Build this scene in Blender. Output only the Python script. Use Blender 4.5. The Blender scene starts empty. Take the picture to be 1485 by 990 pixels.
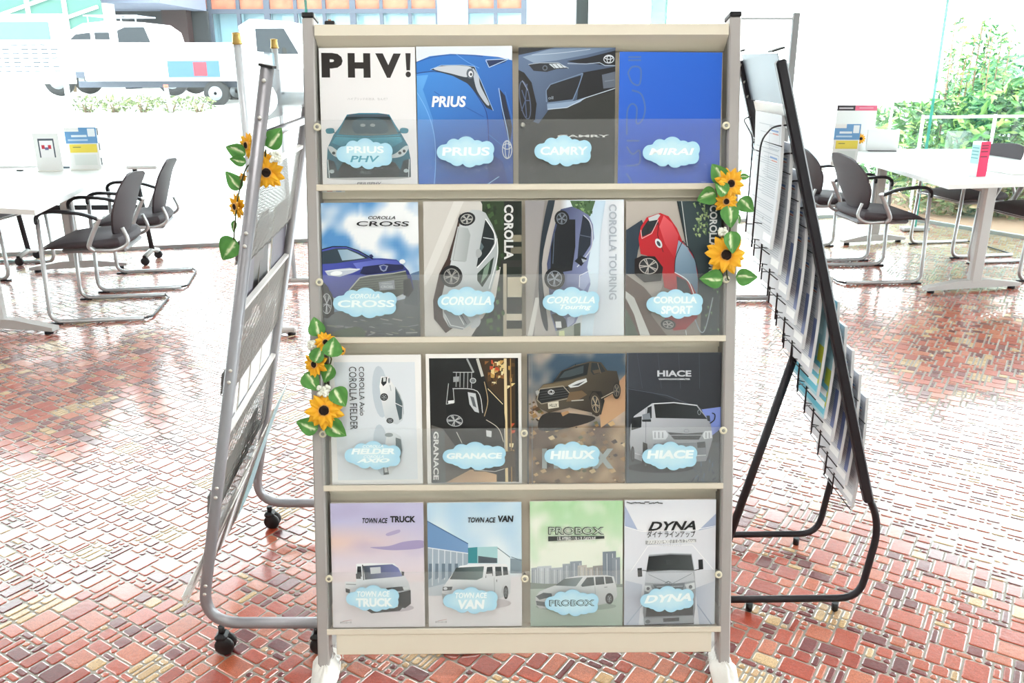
import bpy, math, random
from math import sin, cos, pi, radians, atan2, hypot
from mathutils import Vector, Matrix, noise
from mathutils.geometry import tessellate_polygon
random.seed(7)
SC = bpy.context.scene
COL = SC.collection
D = bpy.data

# ------------------------------------------------------------------ camera
F_PX, PITCH, ROLL, CAM_H = 1233.7, 0.3155, 0.0027, 1.365
cam_d = D.cameras.new('camera'); cam = D.objects.new('camera', cam_d); COL.objects.link(cam)
cam_d.sensor_width = 36; cam_d.lens = 36 * F_PX / 1485; cam_d.clip_start = .02; cam_d.clip_end = 400
cam.matrix_world = Matrix.Translation((0, 0, CAM_H)) @ Matrix.Rotation(pi / 2 - PITCH, 4, 'X') @ Matrix.Rotation(-ROLL, 4, 'Z')
SC.camera = cam
# ------------------------------------------------------------------ light
w = D.worlds.new('sky'); SC.world = w; w.use_nodes = True
wn = w.node_tree.nodes; wl = w.node_tree.links
bg = wn['Background']; bg.inputs['Strength'].default_value = 8.5
tc = wn.new('ShaderNodeTexCoord'); sp = wn.new('ShaderNodeSeparateXYZ'); rp = wn.new('ShaderNodeValToRGB')
wl.new(tc.outputs['Generated'], sp.inputs[0]); wl.new(sp.outputs['Z'], rp.inputs[0]); wl.new(rp.outputs[0], bg.inputs['Color'])
rp.color_ramp.elements[0].position = 0.0; rp.color_ramp.elements[0].color = (1, 1, 1, 1)
rp.color_ramp.elements[1].position = 0.8; rp.color_ramp.elements[1].color = (.86, .94, 1, 1)
SC.view_settings.view_transform = 'Standard'; SC.view_settings.look = 'None'
SC.view_settings.exposure = 0.15; SC.view_settings.gamma = 1; SC.view_settings.use_curve_mapping = False
LAMP_WATTS = 17.0

# ------------------------------------------------------------------ helpers
def lin(c):
    if isinstance(c, str):
        c = c.lstrip('#'); c = ''.join(x + x for x in c) if len(c) == 3 else c; c = [int(c[i:i + 2], 16) / 255 for i in (0, 2, 4)]
        return tuple((x / 12.92 if x <= .04045 else ((x + .055) / 1.055) ** 2.4) for x in c)
    return tuple(c[:3])

def lerp(a, b, t): return tuple(x + (y - x) * t for x, y in zip(a, b))

def ray(px, py):
    a = (px - 742.5) / F_PX; b = -(py - 495) / F_PX
    x = a * cos(ROLL) + b * sin(ROLL); y = -a * sin(ROLL) + b * cos(ROLL)
    return Vector((x, cos(PITCH) + y * sin(PITCH), -sin(PITCH) + y * cos(PITCH)))

def at(px, py, Y):
    d = ray(px, py); t = Y / d.y
    return Vector((d.x * t, Y, CAM_H + d.z * t))

def gnd(px, py, z=0.0):
    d = ray(px, py); t = (z - CAM_H) / d.z
    return Vector((d.x * t, d.y * t, z))

MATS = {}
def M(name, col=(.8, .8, .8), rough=.5, metal=0, vcol=False, bump=0, bscale=200, alpha=1, speck=0, spscale=300, spec=.5, trans=0, ior=1.45, coat=0, emit=None, estr=0, tint=None):
    if name in MATS: return MATS[name]
    m = D.materials.new(name); m.use_nodes = True
    nt = m.node_tree; n = nt.nodes; l = nt.links; p = n['Principled BSDF']
    c = lin(col)
    p.inputs['Base Color'].default_value = (*c, 1)
    p.inputs['Roughness'].default_value = rough; p.inputs['Metallic'].default_value = metal
    p.inputs['IOR'].default_value = ior; p.inputs['Alpha'].default_value = alpha
    p.inputs['Specular IOR Level'].default_value = spec
    p.inputs['Transmission Weight'].default_value = trans
    p.inputs['Coat Weight'].default_value = coat
    if emit is not None:
        p.inputs['Emission Color'].default_value = (*lin(emit), 1); p.inputs['Emission Strength'].default_value = estr
    src = None
    if vcol:
        a = n.new('ShaderNodeAttribute'); a.attribute_name = 'Col'; src = a.outputs['Color']
    if speck:
        g = n.new('ShaderNodeNewGeometry')
        t = n.new('ShaderNodeTexNoise'); t.inputs['Scale'].default_value = spscale; t.inputs['Detail'].default_value = 3
        l.new(g.outputs['Position'], t.inputs['Vector'])
        mr = n.new('ShaderNodeMapRange'); mr.inputs['From Min'].default_value = .3; mr.inputs['From Max'].default_value = .7
        mr.inputs['To Min'].default_value = 1 - speck; mr.inputs['To Max'].default_value = 1 + speck
        l.new(t.outputs['Fac'], mr.inputs['Value'])
        mx = n.new('ShaderNodeMix'); mx.data_type = 'RGBA'; mx.blend_type = 'MULTIPLY'; mx.inputs['Factor'].default_value = 1
        if src: l.new(src, mx.inputs[6])
        else: mx.inputs[6].default_value = (*c, 1)
        l.new(mr.outputs[0], mx.inputs[7]); src = mx.outputs[2]
    if src: l.new(src, p.inputs['Base Color'])
    if bump:
        g = n.new('ShaderNodeNewGeometry')
        t = n.new('ShaderNodeTexNoise'); t.inputs['Scale'].default_value = bscale; t.inputs['Detail'].default_value = 2
        l.new(g.outputs['Position'], t.inputs['Vector'])
        b = n.new('ShaderNodeBump'); b.inputs['Strength'].default_value = bump; b.inputs['Distance'].default_value = .002
        l.new(t.outputs['Fac'], b.inputs['Height']); l.new(b.outputs[0], p.inputs['Normal'])
    MATS[name] = m
    return m

def sheet_glass(name, tint=(1, 1, 1), haze=0.0, gloss=.08, rough=.03, hcol=(.9, .9, .9), fk=.8):
    """thin clear sheet: straight-through tinted light, a fresnel reflection and a little surface haze"""
    if name in MATS: return MATS[name]
    m = D.materials.new(name); m.use_nodes = True
    nt = m.node_tree; n = nt.nodes; l = nt.links
    for x in list(n):
        if x.type == 'BSDF_PRINCIPLED': n.remove(x)
    out = [x for x in n if x.type == 'OUTPUT_MATERIAL'][0]
    tr = n.new('ShaderNodeBsdfTransparent'); tr.inputs[0].default_value = (*tint, 1)
    gl = n.new('ShaderNodeBsdfGlossy'); gl.inputs['Roughness'].default_value = rough
    df = n.new('ShaderNodeBsdfDiffuse'); df.inputs[0].default_value = (*hcol, 1)
    fr = n.new('ShaderNodeFresnel'); fr.inputs[0].default_value = 1.3
    ml = n.new('ShaderNodeMath'); ml.operation = 'MULTIPLY_ADD'; ml.inputs[1].default_value = fk; ml.inputs[2].default_value = gloss * .25
    l.new(fr.outputs[0], ml.inputs[0])
    m1 = n.new('ShaderNodeMixShader'); l.new(ml.outputs[0], m1.inputs[0]); l.new(tr.outputs[0], m1.inputs[1]); l.new(gl.outputs[0], m1.inputs[2])
    m2 = n.new('ShaderNodeMixShader'); m2.inputs[0].default_value = haze
    l.new(m1.outputs[0], m2.inputs[1]); l.new(df.outputs[0], m2.inputs[2]); l.new(m2.outputs[0], out.inputs[0])
    MATS[name] = m
    return m

class MB:
    def __init__(s): s.v = []; s.f = []; s.c = []; s.m = []; s.s = []
    def add(s, vs, fs, col=None, mat=0, smooth=False):
        o = len(s.v); s.v += [tuple(v) for v in vs]
        if col is None: col = (.8, .8, .8)
        if isinstance(col, list): s.c += [tuple(c) for c in col]
        else: s.c += [tuple(col)] * len(vs)
        for f in fs: s.f.append(tuple(i + o for i in f)); s.m.append(mat); s.s.append(smooth)
        return s
    def box(s, c, size, ax=None, col=None, mat=0, bev=0):
        c = Vector(c); hx, hy, hz = [q / 2 for q in size]
        if ax is None: ax = (Vector((1, 0, 0)), Vector((0, 1, 0)), Vector((0, 0, 1)))
        X, Y, Z = ax
        if bev <= 0:
            vs = [c + X * (sx * hx) + Y * (sy * hy) + Z * (sz * hz) for sz in (-1, 1) for sx, sy in ((-1, -1), (1, -1), (1, 1), (-1, 1))]
            fs = [(0, 3, 2, 1), (4, 5, 6, 7), (0, 1, 5, 4), (1, 2, 6, 5), (2, 3, 7, 6), (3, 0, 4, 7)]
            return s.add(vs, fs, col, mat)
        b = min(bev, hx * .95, hy * .95, hz * .95); vs = []; idx = {}
        for sx in (-1, 1):
            for sy in (-1, 1):
                for sz in (-1, 1):
                    for k in range(3):
                        q = [hx, hy, hz]
                        for j in range(3):
                            if j != k: q[j] -= b
                        idx[(sx, sy, sz, k)] = len(vs)
                        vs.append(c + X * (sx * q[0]) + Y * (sy * q[1]) + Z * (sz * q[2]))
        fs = []; I = idx
        for sg in (-1, 1):
            r = [(-1, -1), (1, -1), (1, 1), (-1, 1)]
            if sg < 0: r = r[::-1]
            fs.append(tuple(I[(sg, a, b2, 0)] for a, b2 in r))
            fs.append(tuple(I[(b2, sg, a, 1)] for a, b2 in r))
            fs.append(tuple(I[(a, b2, sg, 2)] for a, b2 in r))
        for a in (-1, 1):
            for b2 in (-1, 1):
                for k in range(3):
                    i, j = [(1, 2), (2, 0), (0, 1)][k]
                    def key(sk, kk):
                        t = [0, 0, 0]; t[k] = sk; t[i] = a; t[j] = b2; return I[(t[0], t[1], t[2], kk)]
                    q = (key(-1, i), key(1, i), key(1, j), key(-1, j))
                    fs.append(q if a * b2 > 0 else q[::-1])
        for sx in (-1, 1):
            for sy in (-1, 1):
                for sz in (-1, 1):
                    q = (I[(sx, sy, sz, 0)], I[(sx, sy, sz, 1)], I[(sx, sy, sz, 2)])
                    fs.append(q if sx * sy * sz > 0 else q[::-1])
        return s.add(vs, fs, col, mat)
    def tube(s, pts, r, n=8, col=None, mat=0, caps=True, ry=None, up=None):
        pts = [Vector(p) for p in pts]; rs = r if isinstance(r, (list, tuple)) else [r] * len(pts)
        k = (ry / rs[0]) if ry else 1
        vs = []; fs = []; ref = Vector(up) if up else None
        for i, p in enumerate(pts):
            t = (pts[min(i + 1, len(pts) - 1)] - pts[max(i - 1, 0)]).normalized()
            if ref is None: ref = Vector((0, 0, 1)) if abs(t.z) < .9 else Vector((1, 0, 0))
            a = (ref - t * ref.dot(t)); a = a.normalized() if a.length > 1e-6 else t.orthogonal().normalized()
            b = t.cross(a)
            if not up: ref = a
            for j in range(n):
                q = 2 * pi * j / n; vs.append(p + a * (cos(q) * rs[i] * k) + b * (sin(q) * rs[i]))
        for i in range(len(pts) - 1):
            for j in range(n):
                fs.append((i * n + j, i * n + (j + 1) % n, (i + 1) * n + (j + 1) % n, (i + 1) * n + j))
        s.add(vs, fs, col, mat, True)
        if caps:
            o = len(vs)
            base = len(s.v) - o
            s.f.append(tuple(base + j for j in range(n))[::-1]); s.m.append(mat); s.s.append(False)
            s.f.append(tuple(base + (len(pts) - 1) * n + j for j in range(n))); s.m.append(mat); s.s.append(False)
        return s
    def cyl(s, p0, p1, r, n=12, col=None, mat=0, r2=None):
        return s.tube([p0, p1], [r, r if r2 is None else r2], n, col, mat)
    def lathe(s, c, prof, n=16, axis=(0, 0, 1), col=None, mat=0):
        c = Vector(c); z = Vector(axis).normalized(); x = z.orthogonal().normalized(); y = z.cross(x)
        vs = []; fs = []
        for r, h in prof:
            for j in range(n):
                q = 2 * pi * j / n; vs.append(c + z * h + x * (r * cos(q)) + y * (r * sin(q)))
        for i in range(len(prof) - 1):
            for j in range(n): fs.append((i * n + j, i * n + (j + 1) % n, (i + 1) * n + (j + 1) % n, (i + 1) * n + j))
        fs.append(tuple(range(n))[::-1]); fs.append(tuple((len(prof) - 1) * n + j for j in range(n)))
        return s.add(vs, fs, col, mat, True)
    def prism(s, pts, d, col=None, mat=0):
        """pts: planar loop; extruded by vector d"""
        pts = [Vector(p) for p in pts]; d = Vector(d); n = len(pts)
        vs = pts + [p + d for p in pts]
        tri = tessellate_polygon([pts])
        fs = [tuple(t) for t in tri] + [tuple(i + n for i in t[::-1]) for t in tri] + [(i, (i + 1) % n, (i + 1) % n + n, i + n) for i in range(n)]
        return s.add(vs, fs, col, mat)
    def grid(s, fn, nu, nv, colfn=None, mat=0, smooth=True, thick=None):
        vs = []; cs = []
        for j in range(nv + 1):
            for i in range(nu + 1):
                u, v = i / nu, j / nv; vs.append(fn(u, v)); cs.append(colfn(u, v) if colfn else (.8, .8, .8))
        fs = [(j * (nu + 1) + i, j * (nu + 1) + i + 1, (j + 1) * (nu + 1) + i + 1, (j + 1) * (nu + 1) + i) for j in range(nv) for i in range(nu)]
        return s.add(vs, fs, cs, mat, smooth)
    def mesh(s, name, mats):
        me = D.meshes.new(name); me.from_pydata(s.v, [], s.f)
        if not isinstance(mats, (list, tuple)): mats = [mats]
        for m in mats: me.materials.append(m)
        me.polygons.foreach_set('material_index', s.m); me.polygons.foreach_set('use_smooth', s.s)
        a = me.color_attributes.new('Col', 'FLOAT_COLOR', 'POINT')
        a.data.foreach_set('color', [x for c in s.c for x in (c[0], c[1], c[2], 1.0)])
        me.update(); return me
    def obj(s, name, mats, parent=None, recalc=True):
        me = s.mesh(name, mats)
        if recalc:
            import bmesh
            b = bmesh.new(); b.from_mesh(me); bmesh.ops.recalc_face_normals(b, faces=b.faces); b.to_mesh(me); b.free()
        return link(name, me, parent)

def link(name, me, parent=None, loc=None):
    o = D.objects.new(name, me); COL.objects.link(o)
    if parent is not None: o.parent = parent
    if loc is not None: o.location = loc
    return o

def tag(o, label=None, cat=None, group=None, kind=None):
    if label: o['label'] = label
    if cat: o['category'] = cat
    if group: o['group'] = group
    if kind: o['kind'] = kind
    return o

def thing(name, label, cat, loc=(0, 0, 0), rotz=0, group=None):
    o = D.objects.new(name, None); COL.objects.link(o); o.location = loc; o.rotation_euler = (0, 0, rotz); o.empty_display_size = .05
    return tag(o, label, cat, group)

def struct(o): o['kind'] = 'structure'; return o

def copy_tree(o, parent=None):
    c = o.copy(); COL.objects.link(c); c.parent = parent
    for ch in list(o.children): copy_tree(ch, c)
    return c

def arc(c, r, a0, a1, n, ax, ay):
    c = Vector(c); ax = Vector(ax); ay = Vector(ay)
    return [c + ax * (r * cos(a0 + (a1 - a0) * i / n)) + ay * (r * sin(a0 + (a1 - a0) * i / n)) for i in range(n + 1)]

def rounded(pts, rad, n=5):
    """polyline with its inner corners rounded"""
    pts = [Vector(p) for p in pts]; out = [pts[0]]
    for i in range(1, len(pts) - 1):
        p = pts[i]; a = (pts[i - 1] - p); b = (pts[i + 1] - p); k = min(rad, a.length * .49, b.length * .49)
        A = p + a.normalized() * k; B = p + b.normalized() * k
        for j in range(n + 1):
            t = j / n; out.append(A * (1 - t) ** 2 + p * (2 * t * (1 - t)) + B * t * t)
    out.append(pts[-1]); return out

def catmull(pts, closed=True, n=6):
    P = [Vector(p) for p in pts]; m = len(P); out = []
    rng = range(m) if closed else range(m - 1)
    for i in rng:
        if closed: a, b, c, d = P[(i - 1) % m], P[i], P[(i + 1) % m], P[(i + 2) % m]
        else: a, b, c, d = P[max(i - 1, 0)], P[i], P[i + 1], P[min(i + 2, m - 1)]
        for j in range(n):
            t = j / n
            out.append(.5 * ((2 * b) + (c - a) * t + (2 * a - 5 * b + 4 * c - d) * t * t + (3 * b - a - 3 * c + d) * t ** 3))
    if not closed: out.append(P[-1])
    return out

_TXT = {}
def text_geo(body, bold=0.0, shear=0.0):
    """flat lettering: (vertices normalised to 0..1 box, triangles)"""
    k = (body, bold, shear)
    if k in _TXT: return _TXT[k]
    c = D.curves.new('lettering', 'FONT'); c.body = body; c.offset = bold; c.shear = shear; c.resolution_u = 3; c.size = 1
    o = D.objects.new('lettering', c); COL.objects.link(o)
    bpy.context.view_layer.update()
    me = D.meshes.new_from_object(o.evaluated_get(bpy.context.evaluated_depsgraph_get()))
    me.calc_loop_triangles()
    vs = [(v.co.x, v.co.y) for v in me.vertices]; fs = [tuple(t.vertices) for t in me.loop_triangles]
    D.objects.remove(o); D.curves.remove(c); D.meshes.remove(me)
    x0 = min(v[0] for v in vs); x1 = max(v[0] for v in vs); y0 = min(v[1] for v in vs); y1 = max(v[1] for v in vs)
    vs = [((x - x0) / (x1 - x0), (y - y0) / (y1 - y0)) for x, y in vs]
    _TXT[k] = (vs, fs); return _TXT[k]

def clip(poly, w, h):
    def cut(P, ins, inter):
        out = []
        for i in range(len(P)):
            a, b = P[i - 1], P[i]
            if ins(b):
                if not ins(a): out.append(inter(a, b))
                out.append(b)
            elif ins(a): out.append(inter(a, b))
        return out
    def ix(c): return lambda a, b: (c, a[1] + (b[1] - a[1]) * (c - a[0]) / (b[0] - a[0]))
    def iy(c): return lambda a, b: (a[0] + (b[0] - a[0]) * (c - a[1]) / (b[1] - a[1]), c)
    P = poly
    for ins, it in ((lambda p: p[0] >= 0, ix(0)), (lambda p: p[0] <= w, ix(w)), (lambda p: p[1] >= 0, iy(0)), (lambda p: p[1] <= h, iy(h))):
        if not P: return []
        P = cut(P, ins, it)
    return P

class Art:
    """flat print on a cover; drawing coordinates are those of one enlarged view of the cover,
    quad = top-left, top-right, bottom-left, bottom-right of the cover in that view"""
    def __init__(s, quad, w, h):
        s.q = quad; s.w = w; s.h = h; s.mb = MB(); s.z = 0
    def loc(s, x, y):
        (ax, ay), (bx, by), (cx, cy), (dx, dy) = s.q
        u = v = .5
        for _ in range(4):
            X = ax * (1 - u) * (1 - v) + bx * u * (1 - v) + cx * (1 - u) * v + dx * u * v
            Y = ay * (1 - u) * (1 - v) + by * u * (1 - v) + cy * (1 - u) * v + dy * u * v
            du = ((bx - ax) * (1 - v) + (dx - cx) * v, (by - ay) * (1 - v) + (dy - cy) * v)
            dv = ((cx - ax) * (1 - u) + (dx - bx) * u, (cy - ay) * (1 - u) + (dy - by) * u)
            det = du[0] * dv[1] - du[1] * dv[0]
            ex, ey = x - X, y - Y
            u += (ex * dv[1] - ey * dv[0]) / det; v += (du[0] * ey - du[1] * ex) / det
        return (u * s.w, (1 - v) * s.h)
    def up(s): s.z += .00004; return s.z
    def bg(s, fn, nx=14, ny=20):
        z = s.up(); s.mb.grid(lambda u, v: (u * s.w, v * s.h, z), nx, ny, lambda u, v: lin(fn(u, v)))
    def poly(s, pts, col, smooth=False, grad=None, n=5, keepz=False):
        if smooth: pts = [(p.x, p.y) for p in catmull([(a, b, 0) for a, b in pts], True, n)]
        P = clip([s.loc(*p) for p in pts], s.w, s.h)
        if len(P) < 3: return
        z = s.z if keepz else s.up()
        V = [Vector((x, y, z)) for x, y in P]
        tri = tessellate_polygon([V])
        if grad:
            p0, p1, c1 = grad; a = Vector(s.loc(*p0)); b = Vector(s.loc(*p1)); d = b - a; c0 = lin(col); c1 = lin(c1)
            cs = [lerp(c0, c1, min(1, max(0, (Vector(p) - a).dot(d) / d.dot(d)))) for p in P]
        else: cs = [lin(col)] * len(P)
        s.mb.add(V, [tuple(t) for t in tri], cs)
    def ell(s, cx, cy, rx, ry, col, rot=0, n=20, grad=None):
        r = radians(rot)
        s.poly([(cx + rx * cos(t) * cos(r) - ry * sin(t) * sin(r), cy + rx * cos(t) * sin(r) + ry * sin(t) * cos(r)) for t in [2 * pi * i / n for i in range(n)]], col, grad=grad)
    def line(s, pts, wd, col, smooth=False, n=5):
        if smooth: pts = [(p.x, p.y) for p in catmull([(a, b, 0) for a, b in pts], False, n)]
        z = s.up()
        for i in range(len(pts) - 1):
            (x0, y0), (x1, y1) = pts[i], pts[i + 1]; L = hypot(x1 - x0, y1 - y0) or 1
            nx, ny = -(y1 - y0) / L * wd / 2, (x1 - x0) / L * wd / 2
            s.poly([(x0 + nx, y0 + ny), (x1 + nx, y1 + ny), (x1 - nx, y1 - ny), (x0 - nx, y0 - ny)], col, keepz=True)
    def ring(s, cx, cy, rx, ry, wd, col, rot=0):
        r = radians(rot)
        s.line([(cx + rx * cos(t) * cos(r) - ry * sin(t) * sin(r), cy + rx * cos(t) * sin(r) + ry * sin(t) * cos(r)) for t in [2 * pi * i / 20 for i in range(21)]], wd, col)
    def text(s, body, x0, y0, x1, y1, col, bold=0.0, shear=0.0, down=False, flip=0):
        """lettering filling the box; down=True reads from top to bottom, letters turned clockwise"""
        vs, fs = text_geo(body, bold, shear); z = s.up(); V = []
        for u, v in vs:
            if down: x = x0 + v * (x1 - x0); y = y0 + u * (y1 - y0)
            else: x = x0 + u * (x1 - x0); y = y1 - v * (y1 - y0) - flip * u
            a, b = s.loc(x, y); V.append((min(max(a, 0), s.w), min(max(b, 0), s.h), z))
        s.mb.add(V, fs, lin(col))
    def wheel(s, cx, cy, rx, ry, rot=0, rim='#9aa0a8', tyre='#15161a', spokes=5, rr=.68):
        s.ell(cx, cy, rx, ry, tyre, rot); s.ell(cx, cy, rx * rr, ry * rr, '#2a2c31', rot)
        r = radians(rot)
        for k in range(spokes):
            t = 2 * pi * k / spokes + .4
            for dt in (-.13, .13):
                ex, ey = rx * rr * cos(t + dt), ry * rr * sin(t + dt)
                s.line([(cx, cy), (cx + ex * cos(r) - ey * sin(r), cy + ex * sin(r) + ey * cos(r))], rx * .09, rim)
        s.ring(cx, cy, rx * rr, ry * rr, rx * .08, rim, rot)

# ------------------------------------------------------------------ structure
m_grout = M('grout', '#8f887c', .4, bump=.5, bscale=600, speck=.12, spscale=500, coat=.6)
m_tile = M('glazed_tile', '#b55', .3, vcol=True, bump=.4, bscale=85, speck=.32, spscale=420, spec=.5, coat=1)
for k_ in ('Coat IOR', 'Coat Roughness'): m_tile.node_tree.nodes['Principled BSDF'].inputs[k_].default_value = {'Coat IOR': 1.68, 'Coat Roughness': .17}[k_]
m_white = M('white_paint', '#eeeeea', .6)
m_ceil = M('ceiling_board', '#8f8c88', .8, bump=.2, bscale=60)
m_conc = M('pale_paving', '#e8e8e4', .8, bump=.3, bscale=20, speck=.05, spscale=3)
m_alu = M('aluminium', '#b4b8bc', .35, .7)
m_pane = sheet_glass('window_glass', (.96, 1, .99), 0.0, .12, .0)
m_rib = M('glass_edge', '#57c8bc', .15, alpha=.75)
CORN = Vector((3.46, 8.0, 0)); BL = Vector((-8, 5.34, 0)); RD = Vector((.614, -1, 0)).normalized()
RE = CORN + RD * 13.2
POLY = [CORN, RE, Vector((-8, RE.y, 0)), BL]
mb = MB(); mb.prism([p + Vector((0, 0, -.12)) for p in POLY], (0, 0, .1195), mat=0)
floor = struct(mb.obj('floor', m_grout))

# mosaic of glazed tiles: a grid of units laid at 57 degrees
U = .0205; ANG = radians(57); ca, sa = cos(ANG), sin(ANG)
TC = {'red': ['#a5452f', '#ac4c35', '#993d2a', '#b0533a'], 'pink': ['#b7664a', '#bb6e52', '#b26044'], 'dark': ['#652527', '#6e2b2c', '#6a2829', '#763232'], 'tan': ['#bf9d6e', '#b79466', '#c8a87c', '#bf9c74']}
def tile_geo(w, h, near=True, rnd=.0045, top=.0013):
    g = .0021; b = .0032; hx, hy = w / 2 - g, h / 2 - g
    r = min(rnd, hx * .45, hy * .45)
    def ringp(hx, hy, r, z): return [(hx - r, -hy, z), (hx, -hy + r, z), (hx, hy - r, z), (hx - r, hy, z), (-hx + r, hy, z), (-hx, hy - r, z), (-hx, -hy + r, z), (-hx + r, -hy, z)]
    if near:
        v = ringp(hx, hy, r, -.008) + ringp(hx - .0004, hy - .0004, r, top - .0009) + ringp(hx - b, hy - b, max(r - b * .4, .0005), top)
        f = [(i, (i + 1) % 8, (i + 1) % 8 + 8, i + 8) for i in range(8)] + [(i + 8, (i + 1) % 8 + 8, (i + 1) % 8 + 16, i + 16) for i in range(8)] + [tuple(range(16, 24))]
    else:
        v = ringp(hx, hy, r, -.008) + ringp(hx - b * .7, hy - b * .7, r, top)
        f = [(i, (i + 1) % 8, (i + 1) % 8 + 8, i + 8) for i in range(8)] + [tuple(range(8, 16))]
    return v, f
def layout(i0, i1, j0, j1, keep):
    rnd = random.Random(11); occ = set(); out = []
    tanblk = set()
    sizes = [(4, 3), (3, 4), (4, 2), (3, 3), (3, 2), (2, 3), (2, 2), (2, 2), (2, 1), (3, 1), (1, 2), (4, 1), (1, 1)]
    wts = [5, 3, 6, 5, 9, 6, 8, 6, 10, 7, 6, 3, 7]
    for j in range(j0, j1):
        for i in range(i0, i1):
            if (i, j) in occ or not keep(i, j): continue
            if rnd.random() < .03:
                W, H = rnd.choice([(6, 4), (5, 4), (4, 4)])
                cells = [(i + a, j + b) for a in range(W) for b in range(H)]
                if not any(c in occ for c in cells):
                    occ.update(cells); y = 0
                    while y < H - .01:
                        hh = rnd.choice([1, 1, 1.334, .667]) if H - y > 1.4 else H - y
                        hh = min(hh, H - y); x = 0
                        while x < W - .01:
                            ww = min(rnd.choice([1.5, 2, 2.5, 3]), W - x)
                            if W - x - ww < .8: ww = W - x
                            out.append((i + x, j + y, ww, hh, 'tan')); x += ww
                        y += hh
                    continue
            for _ in range(12):
                W, H = rnd.choices(sizes, wts)[0]
                cells = [(i + a, j + b) for a in range(W) for b in range(H)]
                if not any(c in occ for c in cells): break
            else: W, H = 1, 1; cells = [(i, j)]
            occ.update(cells); ar = W * H
            r = rnd.random()
            kind = ('red' if r < .62 else 'pink' if r < .95 else 'dark') if ar >= 8 else ('red' if r < .4 else 'pink' if r < .66 else 'dark' if r < .94 else 'tan') if ar >= 3 else ('red' if r < .3 else 'pink' if r < .52 else 'dark' if r < .9 else 'tan')
            out.append((i, j, W, H, kind))
    return out
def back_y(x): return CORN.y + (x - CORN.x) * (CORN.y - BL.y) / (CORN.x - BL.x)
def ok(x, y):
    if y < .95 or y > back_y(x) - .04: return False
    if x > CORN.x + (CORN.y - y) * .614 - .05: return False
    return abs(x) < .78 * y + 1.0
tiles = [t for t in layout(-130, 460, -190, 400, lambda i, j: ok(((i + 1) * ca - (j + 1) * sa) * U, ((i + 1) * sa + (j + 1) * ca) * U))]
rt = random.Random(5); big = []; CS, CC = [], []
for (i, j, W, H, kind) in tiles:
    cx, cy = (i + W / 2) * U, (j + H / 2) * U
    x, y = cx * ca - cy * sa, cx * sa + cy * ca
    if y > 6.25 + .1 * sin(x * 3) and x > 1.2: kind = 'tan' if rt.random() < .85 else 'pink'
    c = rt.randrange(len(TC[kind]))
    dx = Vector((x, y, -CAM_H)); dep = y * cos(PITCH) + CAM_H * sin(PITCH)
    px = 742.5 + F_PX * x / dep; py = 495 - F_PX * (y * sin(PITCH) - CAM_H * cos(PITCH)) / dep
    vis = 0 < px < 1485 and 0 < py < 990 and not (480 < px < 1045 and py < 940)
    area = W * H / dep ** 3 if vis else 0
    big.append((area, x, y, W, H, kind, c))
big.sort(key=lambda t: -t[0])
tile_cache = {}
for k, (a, x, y, W, H, kind, c) in enumerate(big[:300]):
    key = (round(W, 2), round(H, 2), kind, c)
    if key not in tile_cache:
        v, f = tile_geo(W * U, H * U); tile_cache[key] = MB().add(v, f, lin(TC[kind][c])).mesh('tile', m_tile)
    o = link('tile', tile_cache[key], floor, (x, y, 0)); o.rotation_euler = (rt.uniform(-.006, .006), rt.uniform(-.006, .006), ANG)
mb = MB()
for (a, x, y, W, H, kind, c) in big[300:]:
    v, f = tile_geo(W * U, H * U, y < 3.0); tx, ty = rt.uniform(-.007, .007), rt.uniform(-.007, .007)
    mb.add([(x + p[0] * ca - p[1] * sa, y + p[0] * sa + p[1] * ca, p[2] + p[0] * tx + p[1] * ty) for p in v], f, lin(TC[kind][c]))
tag(mb.obj('tiles', m_tile, floor, recalc=False), kind='stuff')

mb = MB(); mb.prism([p + Vector((0, 0, 3.0)) for p in POLY], (0, 0, .35)); struct(mb.obj('ceiling', m_ceil))
def wallbox(name, A, B, z0, z1, th, mat, side=0):
    d = (B - A).normalized(); n = Vector((-d.y, d.x, 0)); c = (A + B) / 2 + n * side + Vector((0, 0, (z0 + z1) / 2))
    mb = MB(); mb.box(c, ((B - A).length, th, z1 - z0), (d, n, Vector((0, 0, 1)))); return struct(mb.obj(name, mat))
wallbox('wall_rear', POLY[1], POLY[2], 0, 3, .12, m_white, .07)
wallbox('wall_left', POLY[2], POLY[3], 0, 3, .12, m_white, .07)
# glazed fronts: panes about 2.6 m wide with clear ribs, thin sills
def front(A, B, cuts, n0):
    d = (B - A).normalized(); nrm = Vector((-d.y, d.x, 0)); L = (B - A).length
    mbs = MB(); mbs.box((A + B) / 2 + Vector((0, 0, .012)), (L, .05, .03), (d, nrm, Vector((0, 0, 1))))
    struct(mbs.obj('trim_%d' % n0, m_alu))
    c = [0] + cuts + [L]
    for k in range(len(c) - 1):
        a = A + d * (c[k] + .006); b = A + d * (c[k + 1] - .006)
        mb = MB(); mb.box((a + b) / 2 + Vector((0, 0, 1.5)), ((b - a).length, .012, 2.96), (d, nrm, Vector((0, 0, 1))))
        struct(mb.obj('window_%d' % (n0 + k), m_pane))
dB = (CORN - BL).normalized(); LB = (CORN - BL).length
fr = lambda x: (x - BL.x) / dB.x
front(BL, CORN, [fr(-6.7), fr(-4.1), fr(-1.54), fr(1.15)], 1)
front(CORN, RE, [2.6, 5.2, 7.8, 10.4], 10)
nB = Vector((-dB.y, dB.x, 0))
for k, (x, y0, ln) in enumerate([(-4.1, None, .3), (-1.54, None, .3), (1.15, None, .3)]):
    p = BL + dB * fr(x) - nB * (ln / 2 + .01)
    mb = MB(); mb.box(p + Vector((0, 0, 1.5)), (.019, ln, 2.96), (dB, nB, Vector((0, 0, 1)))); struct(mb.obj('trim_%d' % (20 + k), m_rib))
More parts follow.
